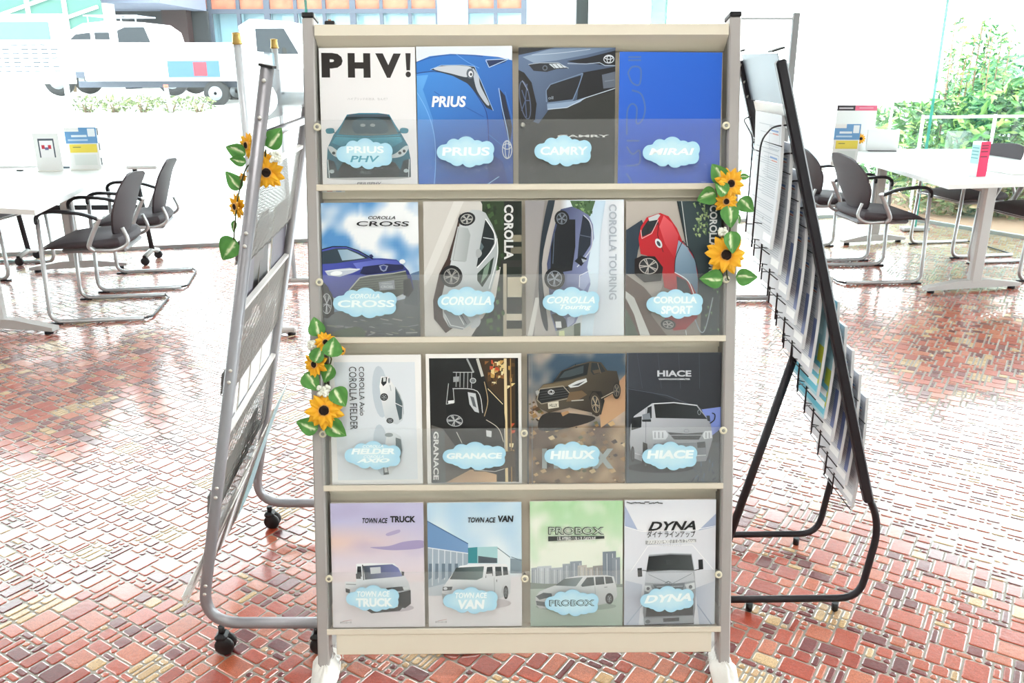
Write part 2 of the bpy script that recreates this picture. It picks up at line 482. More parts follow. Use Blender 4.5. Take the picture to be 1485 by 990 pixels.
a = Vector((3.44, 7.2, 0)); b = Vector((3.505, 7.336, 0)); d = (b - a).normalized()
mb = MB(); mb.box((a + b) / 2 + Vector((0, 0, 1.5)), ((b - a).length, .022, 2.94), (d, Vector((-d.y, d.x, 0)), Vector((0, 0, 1)))); struct(mb.obj('trim_24', m_rib))
mb = MB(); mb.box(a + Vector((0, 0, .02)), (.22, .1, .03), bev=.005); struct(mb.obj('trim_25', m_alu))
mb = MB(); mb.box(Vector((.58, back_y(.58) + .12, 1.5)), (.1, .1, 3.0), bev=.004); struct(mb.obj('trim_26', M('black_mullion', '#2b3138', .4)))

# ceiling lamps (out of the frame, they light the room)
lampm = M('lamp_diffuser', '#ffffff', .5, emit='#fffaf2', estr=5)
lx = 0
first = None
LB_ = ['rear left', 'rear middle', 'rear right', 'left of the racks', 'right over the racks', 'right of the racks', 'over the left table side', 'over the middle behind the racks', 'over the right table side']
for q_, (lx, ly) in enumerate( ((-3.2, -1.2), (0, -1.2), (3.2, -1.2), (-3.2, 1.0), (0, .9), (3.2, 1.0), (-3.2, 3.4), (0, 3.4), (3.2, 3.4))):
    if first is None:
        t = thing('ceiling_light', 'flat white ceiling light, ' + LB_[0], 'light', (lx, ly, 3.0), 0, 'ceiling lights')
        mb = MB(); mb.box((0, 0, -.02), (1.25, .34, .04), bev=.01); mb.obj('housing', m_white, t)
        mb = MB(); mb.box((0, 0, -.043), (1.18, .28, .008)); mb.obj('diffuser', lampm, t)
        ld = D.lights.new('lamp', 'AREA'); ld.shape = 'RECTANGLE'; ld.size = 1.18; ld.size_y = .28; ld.energy = LAMP_WATTS; ld.color = (1, .97, .93)
        lo = D.objects.new('lamp', ld); COL.objects.link(lo); lo.parent = t; lo.location = (0, 0, -.06)
        first = t
    else:
        c = copy_tree(first); c.location = (lx, ly, 3.0); c['label'] = 'flat white ceiling light, ' + LB_[q_]

# ------------------------------------------------------------------ outside
def ground_z(y): return -.12 if y < 9 else -.12 + min(1, (y - 9) / 13) * .66
mb = MB()
mb.grid(lambda u, v: Vector((-60 + 120 * u, -30 + 110 * v, 0)) + Vector((0, 0, -.13 if (-30 + 110 * v) < 9 else ground_z(-30 + 110 * v))), 24, 88)
o = mb.obj('ground', m_conc); struct(o)

# ------------------------------------------------------------------ centre rack
RX, RY, LEAN, YAW = .0265, 1.619, .2297, .008
RU = Vector((cos(YAW), sin(YAW), 0)); RV = Vector((-sin(LEAN) * sin(YAW), sin(LEAN) * cos(YAW), cos(LEAN))); RN = RU.cross(RV)
RO = Vector((RX, RY, 0)); RAX = (RU, RV, RN)
def R(u, v, n=0): return RO + RU * u + RV * v + RN * n
def onrack(px, py, n=0.0):
    d = ray(px, py); c = Vector((0, 0, CAM_H)); t = (RO + RN * n - c).dot(RN) / d.dot(RN); p = c + d * t - RO
    return p.dot(RU), p.dot(RV)
def RM(u, v, n):
    m = Matrix.Identity(4)
    for i, a in enumerate(RAX):
        for k in range(3): m[k][i] = a[k]
    p = R(u, v, n)
    for k in range(3): m[k][3] = p[k]
    return m
m_cream = M('cream_steel', '#e0d7c6', .45)
m_post = M('satin_aluminium', '#ada8a6', .42, .12)
m_black = M('black_plastic', '#17171a', .45)
m_acr = sheet_glass('clear_acrylic', (.995, 1, 1), .045, .05, .05, (1, 1, 1), .3)
m_washer = M('cream_plastic', '#e6e0c8', .4)
m_screw = M('steel_screw', '#9b9a94', .3, .9)
rack = thing('brochure_rack', 'cream and silver leaning four-tier catalogue rack in the centre of the showroom', 'rack', RO)
inv = Matrix.Translation(-RO)
def rk(mb, name, mat, par=None):
    mb.v = [tuple(Vector(v) - RO) for v in mb.v]; return mb.obj(name, mat, par or rack)
SV = [.1365 + .335 * (3 - i) for i in range(4)]; SV[0] -= .0; BT = 1.497
for s in (-1, 1):
    mb = MB(); mb.box(R(s * .4615, .75, -.024), (.0255, 1.50, .05), RAX, bev=.003)
    p = rk(mb, 'post', m_post)
    mb = MB(); mb.box(R(s * .4615, 1.5055, -.024), (.0265, .011, .052), RAX, bev=.002); rk(mb, 'end_cap', m_black, p)
    mb = MB(); mb.tube(rounded([R(s * .4615, .02, -.024), R(s * .4615, .0, -.03) + Vector((0, .0, 0))], .02), .012, 8)
    c0 = R(s * .4615, .03, -.02)
    mb = MB(); mb.box((c0.x, c0.y + .10, .022), (.032, .46, .03), bev=.008); rk(mb, 'foot', m_post)
for i in range(4):
    v0 = SV[i]; h = .325 if i else .345
    mb = MB(); mb.box(R(0, v0 + h / 2 - .005, -.047), (.896, h, .004), RAX); rk(mb, 'back_panel', m_cream)
    mb = MB(); mb.box(R(0, v0 - .006, -.024), (.905, .003, .044), RAX)
    mb.box(R(0, v0 - .0035, -.0005), (.905, .014, .004), RAX, bev=.0015)
    mb.box(R(0, v0 - .016, -.040), (.90, .018, .010), RAX)
    rk(mb, 'shelf', m_cream)
# top hood: lit front face and an angled underside
mb = MB()
prof = [(1.484, -.046), (1.484, .004), (1.461, .004), (1.436, -.036), (1.436, -.046)]
mb.prism([R(-.447, v, n) for v, n in prof], RU * .893); rk(mb, 'hood', m_cream)
mb = MB(); mb.box(R(0, .104, -.004), (.862, .052, .006), RAX, bev=.0015); rk(mb, 'kick_panel', m_cream)
for s in (-1, 1):
    mb = MB(); mb.box(R(s * .4475, .83, -.026), (.0025, 1.29, .042), RAX); rk(mb, 'post_inner_shade', M('shaded_inner_face', '#8c8a86', .45, .4))  # inner face of each post, its shadow put into the darker grey
mb = MB(); mb.box(R(-.418, 1.492, -.03), (.022, .012, .03), RAX, bev=.002); rk(mb, 'clip', m_black)
GN = .002
aq = [((460, 173), (1052, 173)), ((462, 398), (1053, 397)), ((465, 621), (1050, 620)), ((474, 830), (1046, 826))]
screws = [[(460, 184), (758, 181), (1053, 182)], [(463, 409), (759, 406), (1053, 405)], [(468, 629), (760, 628), (1049, 624)], [(477, 839), (761, 839), (1042, 833)]]
for i in range(4):
    v0 = SV[i] + .004
    (a, b) = aq[i]; u0, va = onrack(*a, GN); u1, vb = onrack(*b, GN); vt = (va + vb) / 2
    mb = MB(); mb.box(R((u0 + u1) / 2, (v0 + vt) / 2, GN), (u1 - u0, vt - v0, .002), RAX); g = rk(mb, 'acrylic_guard', m_acr)
    for k, (x, y) in enumerate(screws[i]):
        u, v = onrack(x, y, GN + .004)
        if i == 0 and k == 1:
            mb = MB(); mb.lathe(R(u, v, GN + .001), [(.0055, 0), (.0055, .002), (.004, .003), (.002, .003)], 14, RN); rk(mb, 'screw', m_screw, g); continue
        mb = MB(); mb.lathe(R(u, v, GN + .001), [(.0078, 0), (.0085, .001), (.0085, .0035), (.007, .005), (.004, .005), (.0038, .0042)], 18, RN, mat=0)
        mb.lathe(R(u, v, GN + .0052), [(.0038, 0), (.0038, .0006), (.003, .0011), (.0015, .0012)], 12, RN, mat=1)
        mb.lathe(R(u, v, GN - .03), [(.003, 0), (.003, .03)], 8, RN, mat=1)
        rk(mb, 'washer', [m_washer, m_screw], g)

u_, v_ = onrack(480, 275.5, -.02); mb = MB(); mb.box(R(u_, v_, -.032), (.058, .008, .0015), RAX, col=lin('#eeeeec')); mb.box(R(u_ - .005, v_, -.0310), (.012, .004, .0006), RAX, col=lin('#c8584a')); mb.box(R(u_ + .015, v_, -.0310), (.012, .004, .0006), RAX, col=lin('#4f7fb8')); rk(mb, 'shelf_label', M('label_print', '#fff', .5, vcol=True))
# white cloth wraps and clear bags at the feet, and a round chrome base behind
m_cloth = M('white_cloth', '#e9e7e2', .9, bump=.6, bscale=90)
for nm, (px, py), lab in (('left', (487, 985), 'crumpled white cloth wrapped round the left foot of the cream rack'), ('right', (1038, 985), 'crumpled white cloth wrapped round the right foot of the cream rack')):
    c = gnd(px, py, .03); mb = MB()
    s = -1 if nm == 'left' else 1
    c = Vector((R(s * .4615, 0, 0).x, 1.64, .022))
    def cf(u, v, c=c, s=s):
        a = 2 * pi * u; p = pi * v
        r = Vector((cos(a) * sin(p) * .030, sin(a) * sin(p) * .075, cos(p) * .034))
        k = 1 + .25 * noise.noise(Vector((cos(a) * 2 + s * 9, sin(a) * 2, v * 4))) + .12 * noise.noise(Vector((cos(a) * 6, sin(a) * 6 + s * 5, v * 11)))
        q = c + r * k; q.z = max(q.z, .004); return q
    mb.grid(cf, 28, 16); o = mb.obj('foot_wrap', m_cloth); tag(o, lab, 'cloth')
m_bag = sheet_glass('clear_bag', (.93, .95, .96), .10, .3, .12)
for s, lab in ((-1, 'creased clear plastic bag hanging beside the left foot of the cream rack'), (1, 'creased clear plastic bag hanging beside the right foot of the cream rack')):
    mb = MB(); b0 = R(s * .437, .045, -.02)
    mb.grid(lambda u, v: b0 + Vector(((u - .5) * .035 + .008 * noise.noise(Vector((u * 3, v * 5, s))), .01 + .014 * noise.noise(Vector((u * 6, v * 4, s * 3))), (v - .5) * .075 + .012)), 10, 12)
    tag(mb.obj('plastic_bag', m_bag), lab, 'bag')
t = thing('round_stand', 'round chrome base of a stand just showing under the cream rack', 'stand', (-.13, 1.90, 0))
mb = MB(); mb.lathe((0, 0, 0), [(.172, .0), (.175, .004), (.172, .009), (.15, .013), (.03, .02)], 48); mb.obj('base', M('chrome', '#d6d8da', .12, 1), t)
mb = MB(); mb.cyl((0, 0, .02), (0, 0, .1), .014, 12); mb.obj('stem', MATS['chrome'], t)

# ------------------------------------------------------------------ brochures
m_print = M('cover_print', '#fff', .32, vcol=True, spec=.4)
m_paper = M('paper_edge', '#e8e6e2', .7)
VIEW = {'A': (440, 0, 3.667), 'B': (740, 0, 3.667), 'C': (440, 260, 4.125), 'D': (750, 260, 4.125), 'E': (440, 480, 3.96), 'F': (750, 480, 3.96), 'G': (440, 700, 3.415), 'H': (750, 700, 3.415)}
BN = -.012
def brochure(view, quad, draw, label, group_row, thick=.009, extra=0):
    ox, oy, sc = VIEW[view]
    P = [onrack(ox + x / sc, oy + y / sc, BN) for x, y in quad]
    row = group_row; v0 = SV[row] + .0015
    um = (P[0][0] + P[1][0] + P[2][0] + P[3][0]) / 4; wd = ((P[1][0] - P[0][0]) + (P[3][0] - P[2][0])) / 2; ht = (P[0][1] + P[1][1]) / 2 - v0
    rot = atan2(P[1][1] - P[0][1], P[1][0] - P[0][0]) * .5
    rot = max(-.012, min(.012, rot)); 
    t = thing('brochure', label, 'brochure', (0, 0, 0), 0, 'brochures on the cream rack')
    t.matrix_world = RM(um - wd / 2, v0 + (wd * abs(rot) / 2), BN) @ Matrix.Rotation(rot, 4, 'Z')
    mb = MB(); mb.box((wd / 2, ht / 2, -thick / 2 - .0006), (wd - .001, ht - .001, thick)); mb.obj('page_block', m_paper, t)
    art = Art(quad, wd, ht); art.z = .0; draw(art)
    # cover sheet with the print on it
    art.mb.box((wd / 2, ht / 2, -.0003), (wd, ht, .0005), col=lin('#e9e9ea')); art.mb.obj('cover', m_print, t, recalc=False)
    return t

def car_front_phv(a):
    a.bg(lambda u, v: '#eceaec')
    a.text('P', 105, 286, 218, 411, '#2a2523', bold=.06); a.text('H', 245, 286, 365, 411, '#2a2523', bold=.06); a.text('V', 392, 286, 528, 411, '#2a2523', bold=.06)
    a.poly([(552, 284), (580, 284), (575, 372), (556, 372)], '#2a2523'); a.ell(565, 393, 14, 15, '#2a2523')
    a.text('ハイブリッドの次は、なんだ？', 240, 512, 452, 527, '#b9b7ba')
    a.ell(345, 925, 225, 14, '#b8b8ba')
    # body
    a.poly([(235, 600), (300, 592), (400, 592), (460, 600), (492, 655), (522, 700), (556, 760), (568, 830), (568, 926), (122, 926), (122, 840), (128, 770), (160, 705), (200, 655)], '#2f7f97', grad=((345, 600), (345, 926), '#17596d'))
    a.poly([(250, 598), (445, 598), (462, 612), (228, 612)], '#4b5a68')
    a.poly([(230, 612), (462, 612), (505, 700), (450, 706), (345, 709), (240, 706), (186, 700)], '#1f2b31', grad=((345, 612), (345, 706), '#5c6f74'))
    a.poly([(280, 625), (420, 625), (450, 690), (345, 697), (270, 690)], '#3d5560', smooth=True)
    a.ell(318, 655, 14, 8, '#8b9698'); a.ell(370, 655, 14, 8, '#8b9698')
    a.poly([(178, 706), (345, 714), (512, 706), (528, 740), (470, 770), (345, 780), (220, 770), (150, 745)], '#4aa0b6', smooth=False, grad=((345, 706), (345, 780), '#2c7c94'))
    a.line([(170, 712), (345, 718), (520, 712)], 3, '#123845')
    a.line([(240, 740), (210, 820)], 3, '#1c6379'); a.line([(450, 740), (478, 820)], 3, '#1c6379')
    for s, m in ((120, 1), (560, -1)):
        a.poly([(s, 678), (s + m * 16, 670), (s + m * 42, 672), (s + m * 44, 694), (s + m * 8, 697)], '#2a7d93', smooth=True)
        a.line([(s + m * 40, 690), (s + m * 56, 696)], 4, '#123845')
    a.poly([(130, 770), (150, 764), (200, 800), (245, 818), (215, 826), (160, 812)], '#c9d4d8', smooth=True); a.poly([(560, 770), (540, 764), (492, 800), (450, 818), (478, 826), (532, 812)], '#c9d4d8', smooth=True)
    a.ell(160, 798, 9, 8, '#20343c'); a.ell(512, 800, 9, 8, '#20343c'); a.ell(535, 790, 8, 8, '#20343c')
    a.poly([(205, 850), (240, 838), (450, 838), (486, 850), (520, 900), (530, 926), (160, 926), (178, 895)], '#1d282d')
    a.poly([(126, 830), (160, 840), (192, 926), (124, 926)], '#0f2d36'); a.poly([(566, 830), (530, 840), (500, 926), (566, 926)], '#0f2d36')
    a.line([(128, 832), (134, 926)], 5, '#c9d4d8'); a.line([(562, 832), (556, 926)], 5, '#c9d4d8')
    a.ell(148, 893, 13, 10, '#aebcc0'); a.ell(543, 893, 13, 10, '#aebcc0')
    a.line([(200, 880), (490, 880)], 2.5, '#3a454a'); a.text('PRIUS', 300, 893, 352, 908, '#6f7f86')
    a.text('PRIUSPHV', 280, 950, 410, 964, '#6d6a70', bold=.01, shear=.2)

def blue_close(a):
    a.bg(lambda u, v: '#dfe6ef')
    body = [(606, 330), (680, 300), (790, 288), (920, 292), (1040, 302), (1118, 320), (1118, 965), (606, 965)]
    a.poly(body, '#2a79cf', grad=((640, 330), (1100, 940), '#0f3f93'))
    a.poly([(606, 386), (720, 372), (820, 400), (900, 450), (975, 570), (985, 965), (606, 965)], '#3b8ade', smooth=False, grad=((620, 390), (980, 960), '#123f93'))
    a.poly([(606, 400), (670, 395), (640, 470), (690, 620), (700, 965), (606, 965)], '#5aa5ea', smooth=False, grad=((606, 400), (690, 900), '#2762bd'))
    a.line([(606, 480), (660, 580), (695, 700), (700, 850), (690, 965)], 4, '#74b3ee', smooth=True)
    a.line([(606, 388), (700, 378), (800, 396), (880, 440), (940, 520), (978, 600), (986, 760), (984, 965)], 4, '#0c3277', smooth=True)
    a.line([(606, 332), (700, 304), (820, 292), (960, 300)], 3, '#123f8a', smooth=True)
    a.line([(820, 290), (880, 330), (940, 360)], 3, '#5ea1e6', smooth=True)
    # headlamp
    a.poly([(682, 368), (740, 346), (850, 344), (915, 352), (950, 430), (1012, 578), (975, 562), (930, 500), (880, 440), (800, 400)], '#23303e')
    a.poly([(700, 366), (750, 350), (850, 348), (900, 360), (880, 400), (860, 405), (790, 388)], '#c6ccd6', smooth=True)
    a.poly([(905, 360), (935, 400), (945, 450), (990, 540), (975, 545), (930, 480), (912, 420)], '#b7c0cd', smooth=True)
    a.ell(892, 388, 20, 26, '#59636f'); a.ell(894, 390, 12, 16, '#e3e8ee'); a.ell(896, 392, 6, 8, '#30363e')
    a.line([(682, 368), (740, 346), (850, 344), (915, 352), (950, 430), (1012, 578)], 3, '#9fc0e6')
    a.poly([(985, 320), (1098, 312), (1075, 330), (990, 356), (975, 330)], '#0d2a5a'); a.line([(975, 318), (1098, 312), (992, 356), (975, 320)], 4, '#a8c6e6')
    a.poly([(1042, 462), (1075, 500), (1112, 660), (1098, 760), (1060, 600)], '#0e1e3a'); a.line([(1042, 462), (1058, 560), (1085, 680), (1098, 760)], 5, '#8fb2de')
    a.line([(1075, 480), (1110, 610), (1117, 700)], 4, '#3b77c4')
    a.line([(865, 560), (960, 610)], 3, '#1b55a4'); a.line([(700, 480), (760, 520), (820, 560)], 3, '#1f5aac')
    a.poly([(990, 800), (1060, 840), (1090, 965), (990, 965)], '#0f3884'); a.line([(985, 700), (1060, 760)], 3, '#3a7ccb')
    for rx, ry in ((25, 47), (11, 46)): a.ring(1084, 780, rx, ry, 4, '#cfd8e2')
    a.ring(1084, 764, 22, 14, 4, '#cfd8e2')
    a.text('PRIUS', 685, 503, 868, 560, '#f3f6fa', bold=.035, shear=.15)
    a.line([(970, 965), (1040, 920)], 4, '#8fb9e8')
    a.line([(1117, 245), (1117, 965)], 5, '#202838')

def dark_close(a):
    a.bg(lambda u, v: '#2c2d2c' if v > .1 else '#2a2b2b')
    a.poly([(36, 590), (120, 600), (300, 570), (556, 480), (556, 960), (36, 960)], '#2a2b29', grad=((100, 600), (450, 950), '#323432'))
    a.poly([(38, 252), (556, 254), (556, 460), (380, 516), (340, 540), (200, 572), (150, 640), (38, 600)], '#5e7394', grad=((150, 260), (420, 540), '#3c4961'))
    a.poly([(38, 252), (240, 252), (180, 262), (90, 280), (38, 290)], '#22262c')
    a.poly([(60, 300), (200, 262), (460, 252), (550, 256), (400, 290), (240, 318), (120, 330)], '#8fa3bd', smooth=False, grad=((60, 300), (500, 270), '#5f7391'))
    a.line([(110, 290), (260, 280), (420, 262)], 3, '#b6c5d8', smooth=True)
    # grille, lamp, intake
    a.poly([(296, 322), (400, 305), (556, 268), (556, 345), (500, 345), (440, 335), (370, 335)], '#161a22')
    a.line([(300, 334), (400, 336), (470, 330), (500, 345), (556, 345)], 4, '#a7b6c9')
    for rx, ry in ((27, 20), (10, 19)): a.ring(519, 312, rx, ry, 4, '#cfd6df')
    a.ring(519, 305, 22, 8, 4, '#cfd6df')
    a.poly([(92, 338), (150, 330), (250, 330), (306, 358), (240, 362), (190, 376), (120, 370)], '#20252d'); a.poly([(200, 336), (250, 334), (298, 354), (230, 358)], '#cfd8e0')
    for k in range(3): a.line([(215 + k * 22, 336), (238 + k * 22, 358)], 3, '#39414c')
    a.ell(180, 356, 14, 14, '#5b6470'); a.ell(180, 356, 8, 8, '#11151a'); a.line([(92, 338), (150, 330), (250, 330), (306, 358)], 3, '#b8c4d2')
    a.poly([(380, 380), (556, 350), (556, 470), (400, 510), (350, 532), (360, 450)], '#12151b')
    a.poly([(188, 470), (210, 440), (370, 395), (375, 420), (330, 515), (200, 530)], '#171b22'); a.line([(190, 530), (188, 470), (210, 440), (382, 384), (360, 450), (330, 520), (195, 536)], 5, '#7389a8')
    a.text('oll', 200, 500, 226, 516, '#9aa6b5')
    a.poly([(193, 540), (340, 524), (400, 505), (370, 530), (300, 558), (196, 568)], '#8aa0bd'); a.line([(196, 567), (300, 558), (400, 508), (556, 460)], 4, '#c3cfdd')
    a.poly([(483, 392), (556, 375), (556, 455), (492, 462)], '#5c6473'); a.line([(498, 425), (550, 418)], 4, '#77808e')
    # wheel
    a.poly([(38, 365), (70, 380), (110, 430), (138, 540), (130, 620), (100, 650), (38, 640)], '#0d0e11', smooth=False)
    a.ell(75, 520, 34, 120, '#16181d', -10); a.ring(76, 520, 26, 98, 5, '#55607a', -10)
    for t in range(5):
        k = t * 1.26; a.line([(78, 522), (78 + 24 * cos(k), 522 + 90 * sin(k))], 5, '#4c5b7c')
    a.line([(60, 420), (90, 470)], 4, '#8592ae'); a.poly([(36, 660), (230, 636), (80, 800), (36, 790)], '#232628')
    a.text('CAMRY', 250, 698, 526, 711, '#e8e8e6', bold=.03)

def plain_blue(a):
    a.bg(lambda u, v: ('#2b6bd6', '#2f6fdb', '#2a66cf')[int(u * 2.99)] if v > .4 else '#2c64cf')
    a.poly([(572, 272), (1114, 282), (1114, 960), (572, 960)], '#2a68d4', grad=((600, 280), (900, 950), '#2858c4'))
    g = '#4d70b4'
    a.line([(618, 300), (686, 300)], 9, g); a.line([(618, 316), (686, 316)], 9, g)
    a.line([(618, 380), (640, 430), (680, 440), (684, 360), (640, 350), (618, 380)], 9, g, smooth=True)
    a.line([(640, 470), (690, 490), (712, 560), (700, 620), (668, 640), (668, 560), (640, 540), (618, 580), (618, 700)], 9, g, smooth=True)
    a.line([(618, 730), (686, 730)], 9, g); a.line([(618, 760), (650, 800), (686, 780), (686, 850), (618, 860)], 9, g, smooth=True); a.line([(618, 900), (640, 930), (650, 957)], 9, g, smooth=True)
    a.text('MIRAI', 1022, 938, 1046, 946, '#8fa5d8')

def sky_suv(a):
    def f(u, v):
        n = noise.noise(Vector((u * 3.2 + 4, v * 4.2, 1))) + .5 * noise.noise(Vector((u * 7, v * 9, 5)))
        t = max(0, min(1, .5 + n * 1.5 + (.3 if u > .4 and v > .35 else -.05)))
        c0 = (86, 146, 206); c1 = (240, 243, 247); return '#%02x%02x%02x' % tuple(int(x) for x in lerp(c0, c1, t))
    a.bg(f, 32, 44)
    def g(u, v): return None
    a.poly([(650, 560), (697, 545), (697, 620), (560, 620)], '#5a7599')
    # ground
    a.poly([(112, 800), (400, 760), (660, 700), (697, 640), (697, 945), (112, 945)], '#6f7478', grad=((300, 760), (300, 940), '#3d4347'))
    rr = random.Random(3)
    for k in range(46):
        x = rr.uniform(120, 640); y = rr.uniform(820, 930); a.line([(x, y), (x + rr.uniform(20, 70), y + rr.uniform(-12, 12))], rr.uniform(3, 8), rr.choice(['#8a8e90', '#9a9a94', '#555b5f', '#4a5660', '#7a7d70']))
    a.poly([(190, 905), (330, 880), (360, 940), (180, 945)], '#4e5c4a', smooth=True)
    a.poly([(640, 600), (697, 600), (697, 760), (600, 740)], '#585f66')
    # body
    a.poly([(112, 418), (180, 402), (262, 402), (320, 420), (400, 470), (470, 470), (560, 478), (600, 510), (632, 545), (650, 590), (660, 650), (640, 680), (560, 690), (300, 740), (170, 700), (112, 620)], '#4a55b4', grad=((200, 420), (450, 720), '#2b3377'))
    a.poly([(112, 432), (200, 412), (268, 412), (340, 440), (395, 470), (300, 486), (200, 500), (112, 505)], '#33424f'); a.poly([(210, 420), (266, 418), (330, 446), (372, 468), (300, 478), (236, 484)], '#86a5bd', grad=((220, 430), (360, 470), '#b9cbd8'))
    a.line([(112, 420), (180, 402), (262, 402), (330, 424), (420, 474)], 6, '#1f2433')
    a.poly([(395, 452), (412, 446), (424, 460), (412, 470)], '#2a2f60')
    a.poly([(300, 500), (440, 480), (560, 484), (590, 505), (480, 512), (330, 540)], '#6a76cc', grad=((300, 500), (590, 500), '#4a55b0'))
    a.poly([(360, 520), (500, 503), (605, 512), (600, 535), (520, 550), (380, 570), (340, 560)], '#20264f')
    a.poly([(130, 545), (200, 535), (280, 528), (345, 536), (300, 556), (220, 580), (150, 572)], '#c4ccd8', smooth=False); a.ell(200, 560, 36, 14, '#f4f7fa', -6); a.line([(140, 546), (340, 534)], 4, '#eef2f6')
    a.poly([(455, 515), (482, 508), (510, 515), (498, 544), (482, 550), (465, 540)], '#8f98b8'); a.poly([(466, 518), (484, 513), (500, 519), (492, 538), (482, 542), (472, 536)], '#303a78')
    a.ell(595, 490, 18, 14, '#eef2f6')
    # grille
    a.poly([(340, 590), (400, 575), (540, 560), (615, 548), (630, 600), (640, 660), (560, 700), (300, 690), (280, 660)], '#50554f')
    for k in range(6): a.line([(330 - k * 8, 604 + k * 14), (470, 590 + k * 14), (620, 572 + k * 15)], 2.5, '#787d74')
    a.line([(275, 660), (340, 586), (400, 574), (540, 560), (615, 546)], 7, '#a9aca6')
    a.poly([(452, 612), (545, 600), (550, 655), (458, 662)], '#8e9298'); a.text('COROLLA', 470, 617, 530, 626, '#c9cdd4'); a.text('CROSS', 465, 632, 538, 648, '#c9cdd4', bold=.02)
    a.poly([(112, 600), (150, 640), (180, 720), (185, 800), (112, 830)], '#23262b'); a.wheel(140, 740, 42, 88, 0, '#c3c6c9')
    a.poly([(600, 600), (640, 590), (660, 660), (630, 700), (600, 690)], '#22262a')
    a.text('COROLLA', 395, 221, 557, 240, '#15171c', shear=.3, bold=.02); a.text('CROSS', 325, 252, 638, 281, '#15171c', bold=.015, shear=.1)

def white_vertical(a):
    a.bg(lambda u, v: '#d3cfca')
    a.poly([(900, 132), (960, 132), (770, 560), (722, 640), (722, 560)], '#e0ddd9')
    a.poly([(1060, 130), (1306, 130), (1308, 940), (1000, 940), (1150, 700), (1200, 400)], '#182019')
    for (x0, y0, x1, y1, c) in ((1070, 130, 1200, 330, '#2c3d24'), (1150, 300, 1210, 520, '#24301d'), (1180, 480, 1308, 520, '#2b2a28'), (1220, 580, 1308, 700, '#c4baa4'), (1220, 740, 1308, 790, '#23231f'), (1210, 800, 1308, 840, '#cfc6b3'), (1215, 890, 1308, 940, '#a9a292'), (1195, 500, 1215, 940, '#b5ab98'), (1240, 330, 1308, 370, '#8b8470'), (1240, 400, 1308, 440, '#6f6a5a'), (1060, 830, 1195, 940, '#28352a')):
        a.poly([(x0, y0), (x1, y0), (x1, y1), (x0, y1)], c)
    rr = random.Random(8)
    for k in range(40):
        x = rr.uniform(1070, 1190); y = rr.uniform(135, 900); a.poly([(x, y), (x + 16, y - 6), (x + 22, y + 18), (x + 6, y + 26)], rr.choice(['#3f5a33', '#22301e', '#4b6b3a', '#31482c']))
    a.poly([(940, 195), (905, 330), (860, 470), (812, 560), (775, 720), (780, 830), (850, 915), (900, 880), (930, 300)], '#42302c')
    # body (nose down)
    a.poly([(1010, 180), (1060, 185), (1090, 200), (1130, 270), (1158, 340), (1165, 440), (1150, 560), (1110, 700), (1060, 800), (1000, 870), (950, 895), (870, 880), (835, 820), (825, 700), (850, 600), (880, 500), (920, 330), (950, 220)], '#cfd3d6', grad=((900, 400), (1160, 420), '#aab1b4'))
    a.poly([(925, 280), (985, 290), (1000, 330), (975, 485), (880, 480)], '#c6cbcd', grad=((900, 380), (990, 390), '#a3a9ab')); a.line([(930, 290), (895, 480), (970, 488)], 3, '#979c9e')
    a.poly([(1090, 235), (1120, 270), (1140, 320), (1142, 380), (1110, 440), (1060, 500), (1035, 520), (1060, 380)], '#1a2226'); a.line([(1075, 345), (1138, 355)], 5, '#c5cacc'); a.poly([(1062, 370), (1080, 400), (1045, 460)], '#56666c')
    a.poly([(1140, 460), (1120, 560), (1070, 640), (1040, 600), (1040, 560), (1100, 500)], '#28382f'); a.poly([(1120, 480), (1100, 570), (1060, 620), (1080, 530)], '#7d9382')
    a.line([(1090, 235), (1142, 320), (1140, 400), (1040, 525)], 6, '#f0f2f3', smooth=True)
    a.poly([(1034, 420), (1055, 414), (1068, 440), (1050, 465), (1034, 455)], '#a9adb0', smooth=True)
    a.line([(1158, 350), (1160, 460), (1110, 650)], 5, '#eff1f2', smooth=True)
    a.wheel(978, 236, 52, 40, -14, '#b8b8b4'); a.wheel(886, 575, 66, 66, 0, '#9c9a96')
    a.poly([(838, 780), (870, 760), (960, 790), (1000, 850), (950, 895), (870, 880)], '#8f949a'); a.line([(845, 800), (880, 868), (960, 885)], 5, '#dfe3e6'); a.line([(940, 800), (975, 860)], 6, '#4c5259'); a.line([(925, 800), (960, 865)], 4, '#f0f2f4')
    a.poly([(1040, 815), (1060, 845), (1040, 880), (1000, 880)], '#c3c8cc', smooth=True)
    a.text('COROLLA', 1200, 152, 1256, 475, '#dedede', bold=.035, down=True)

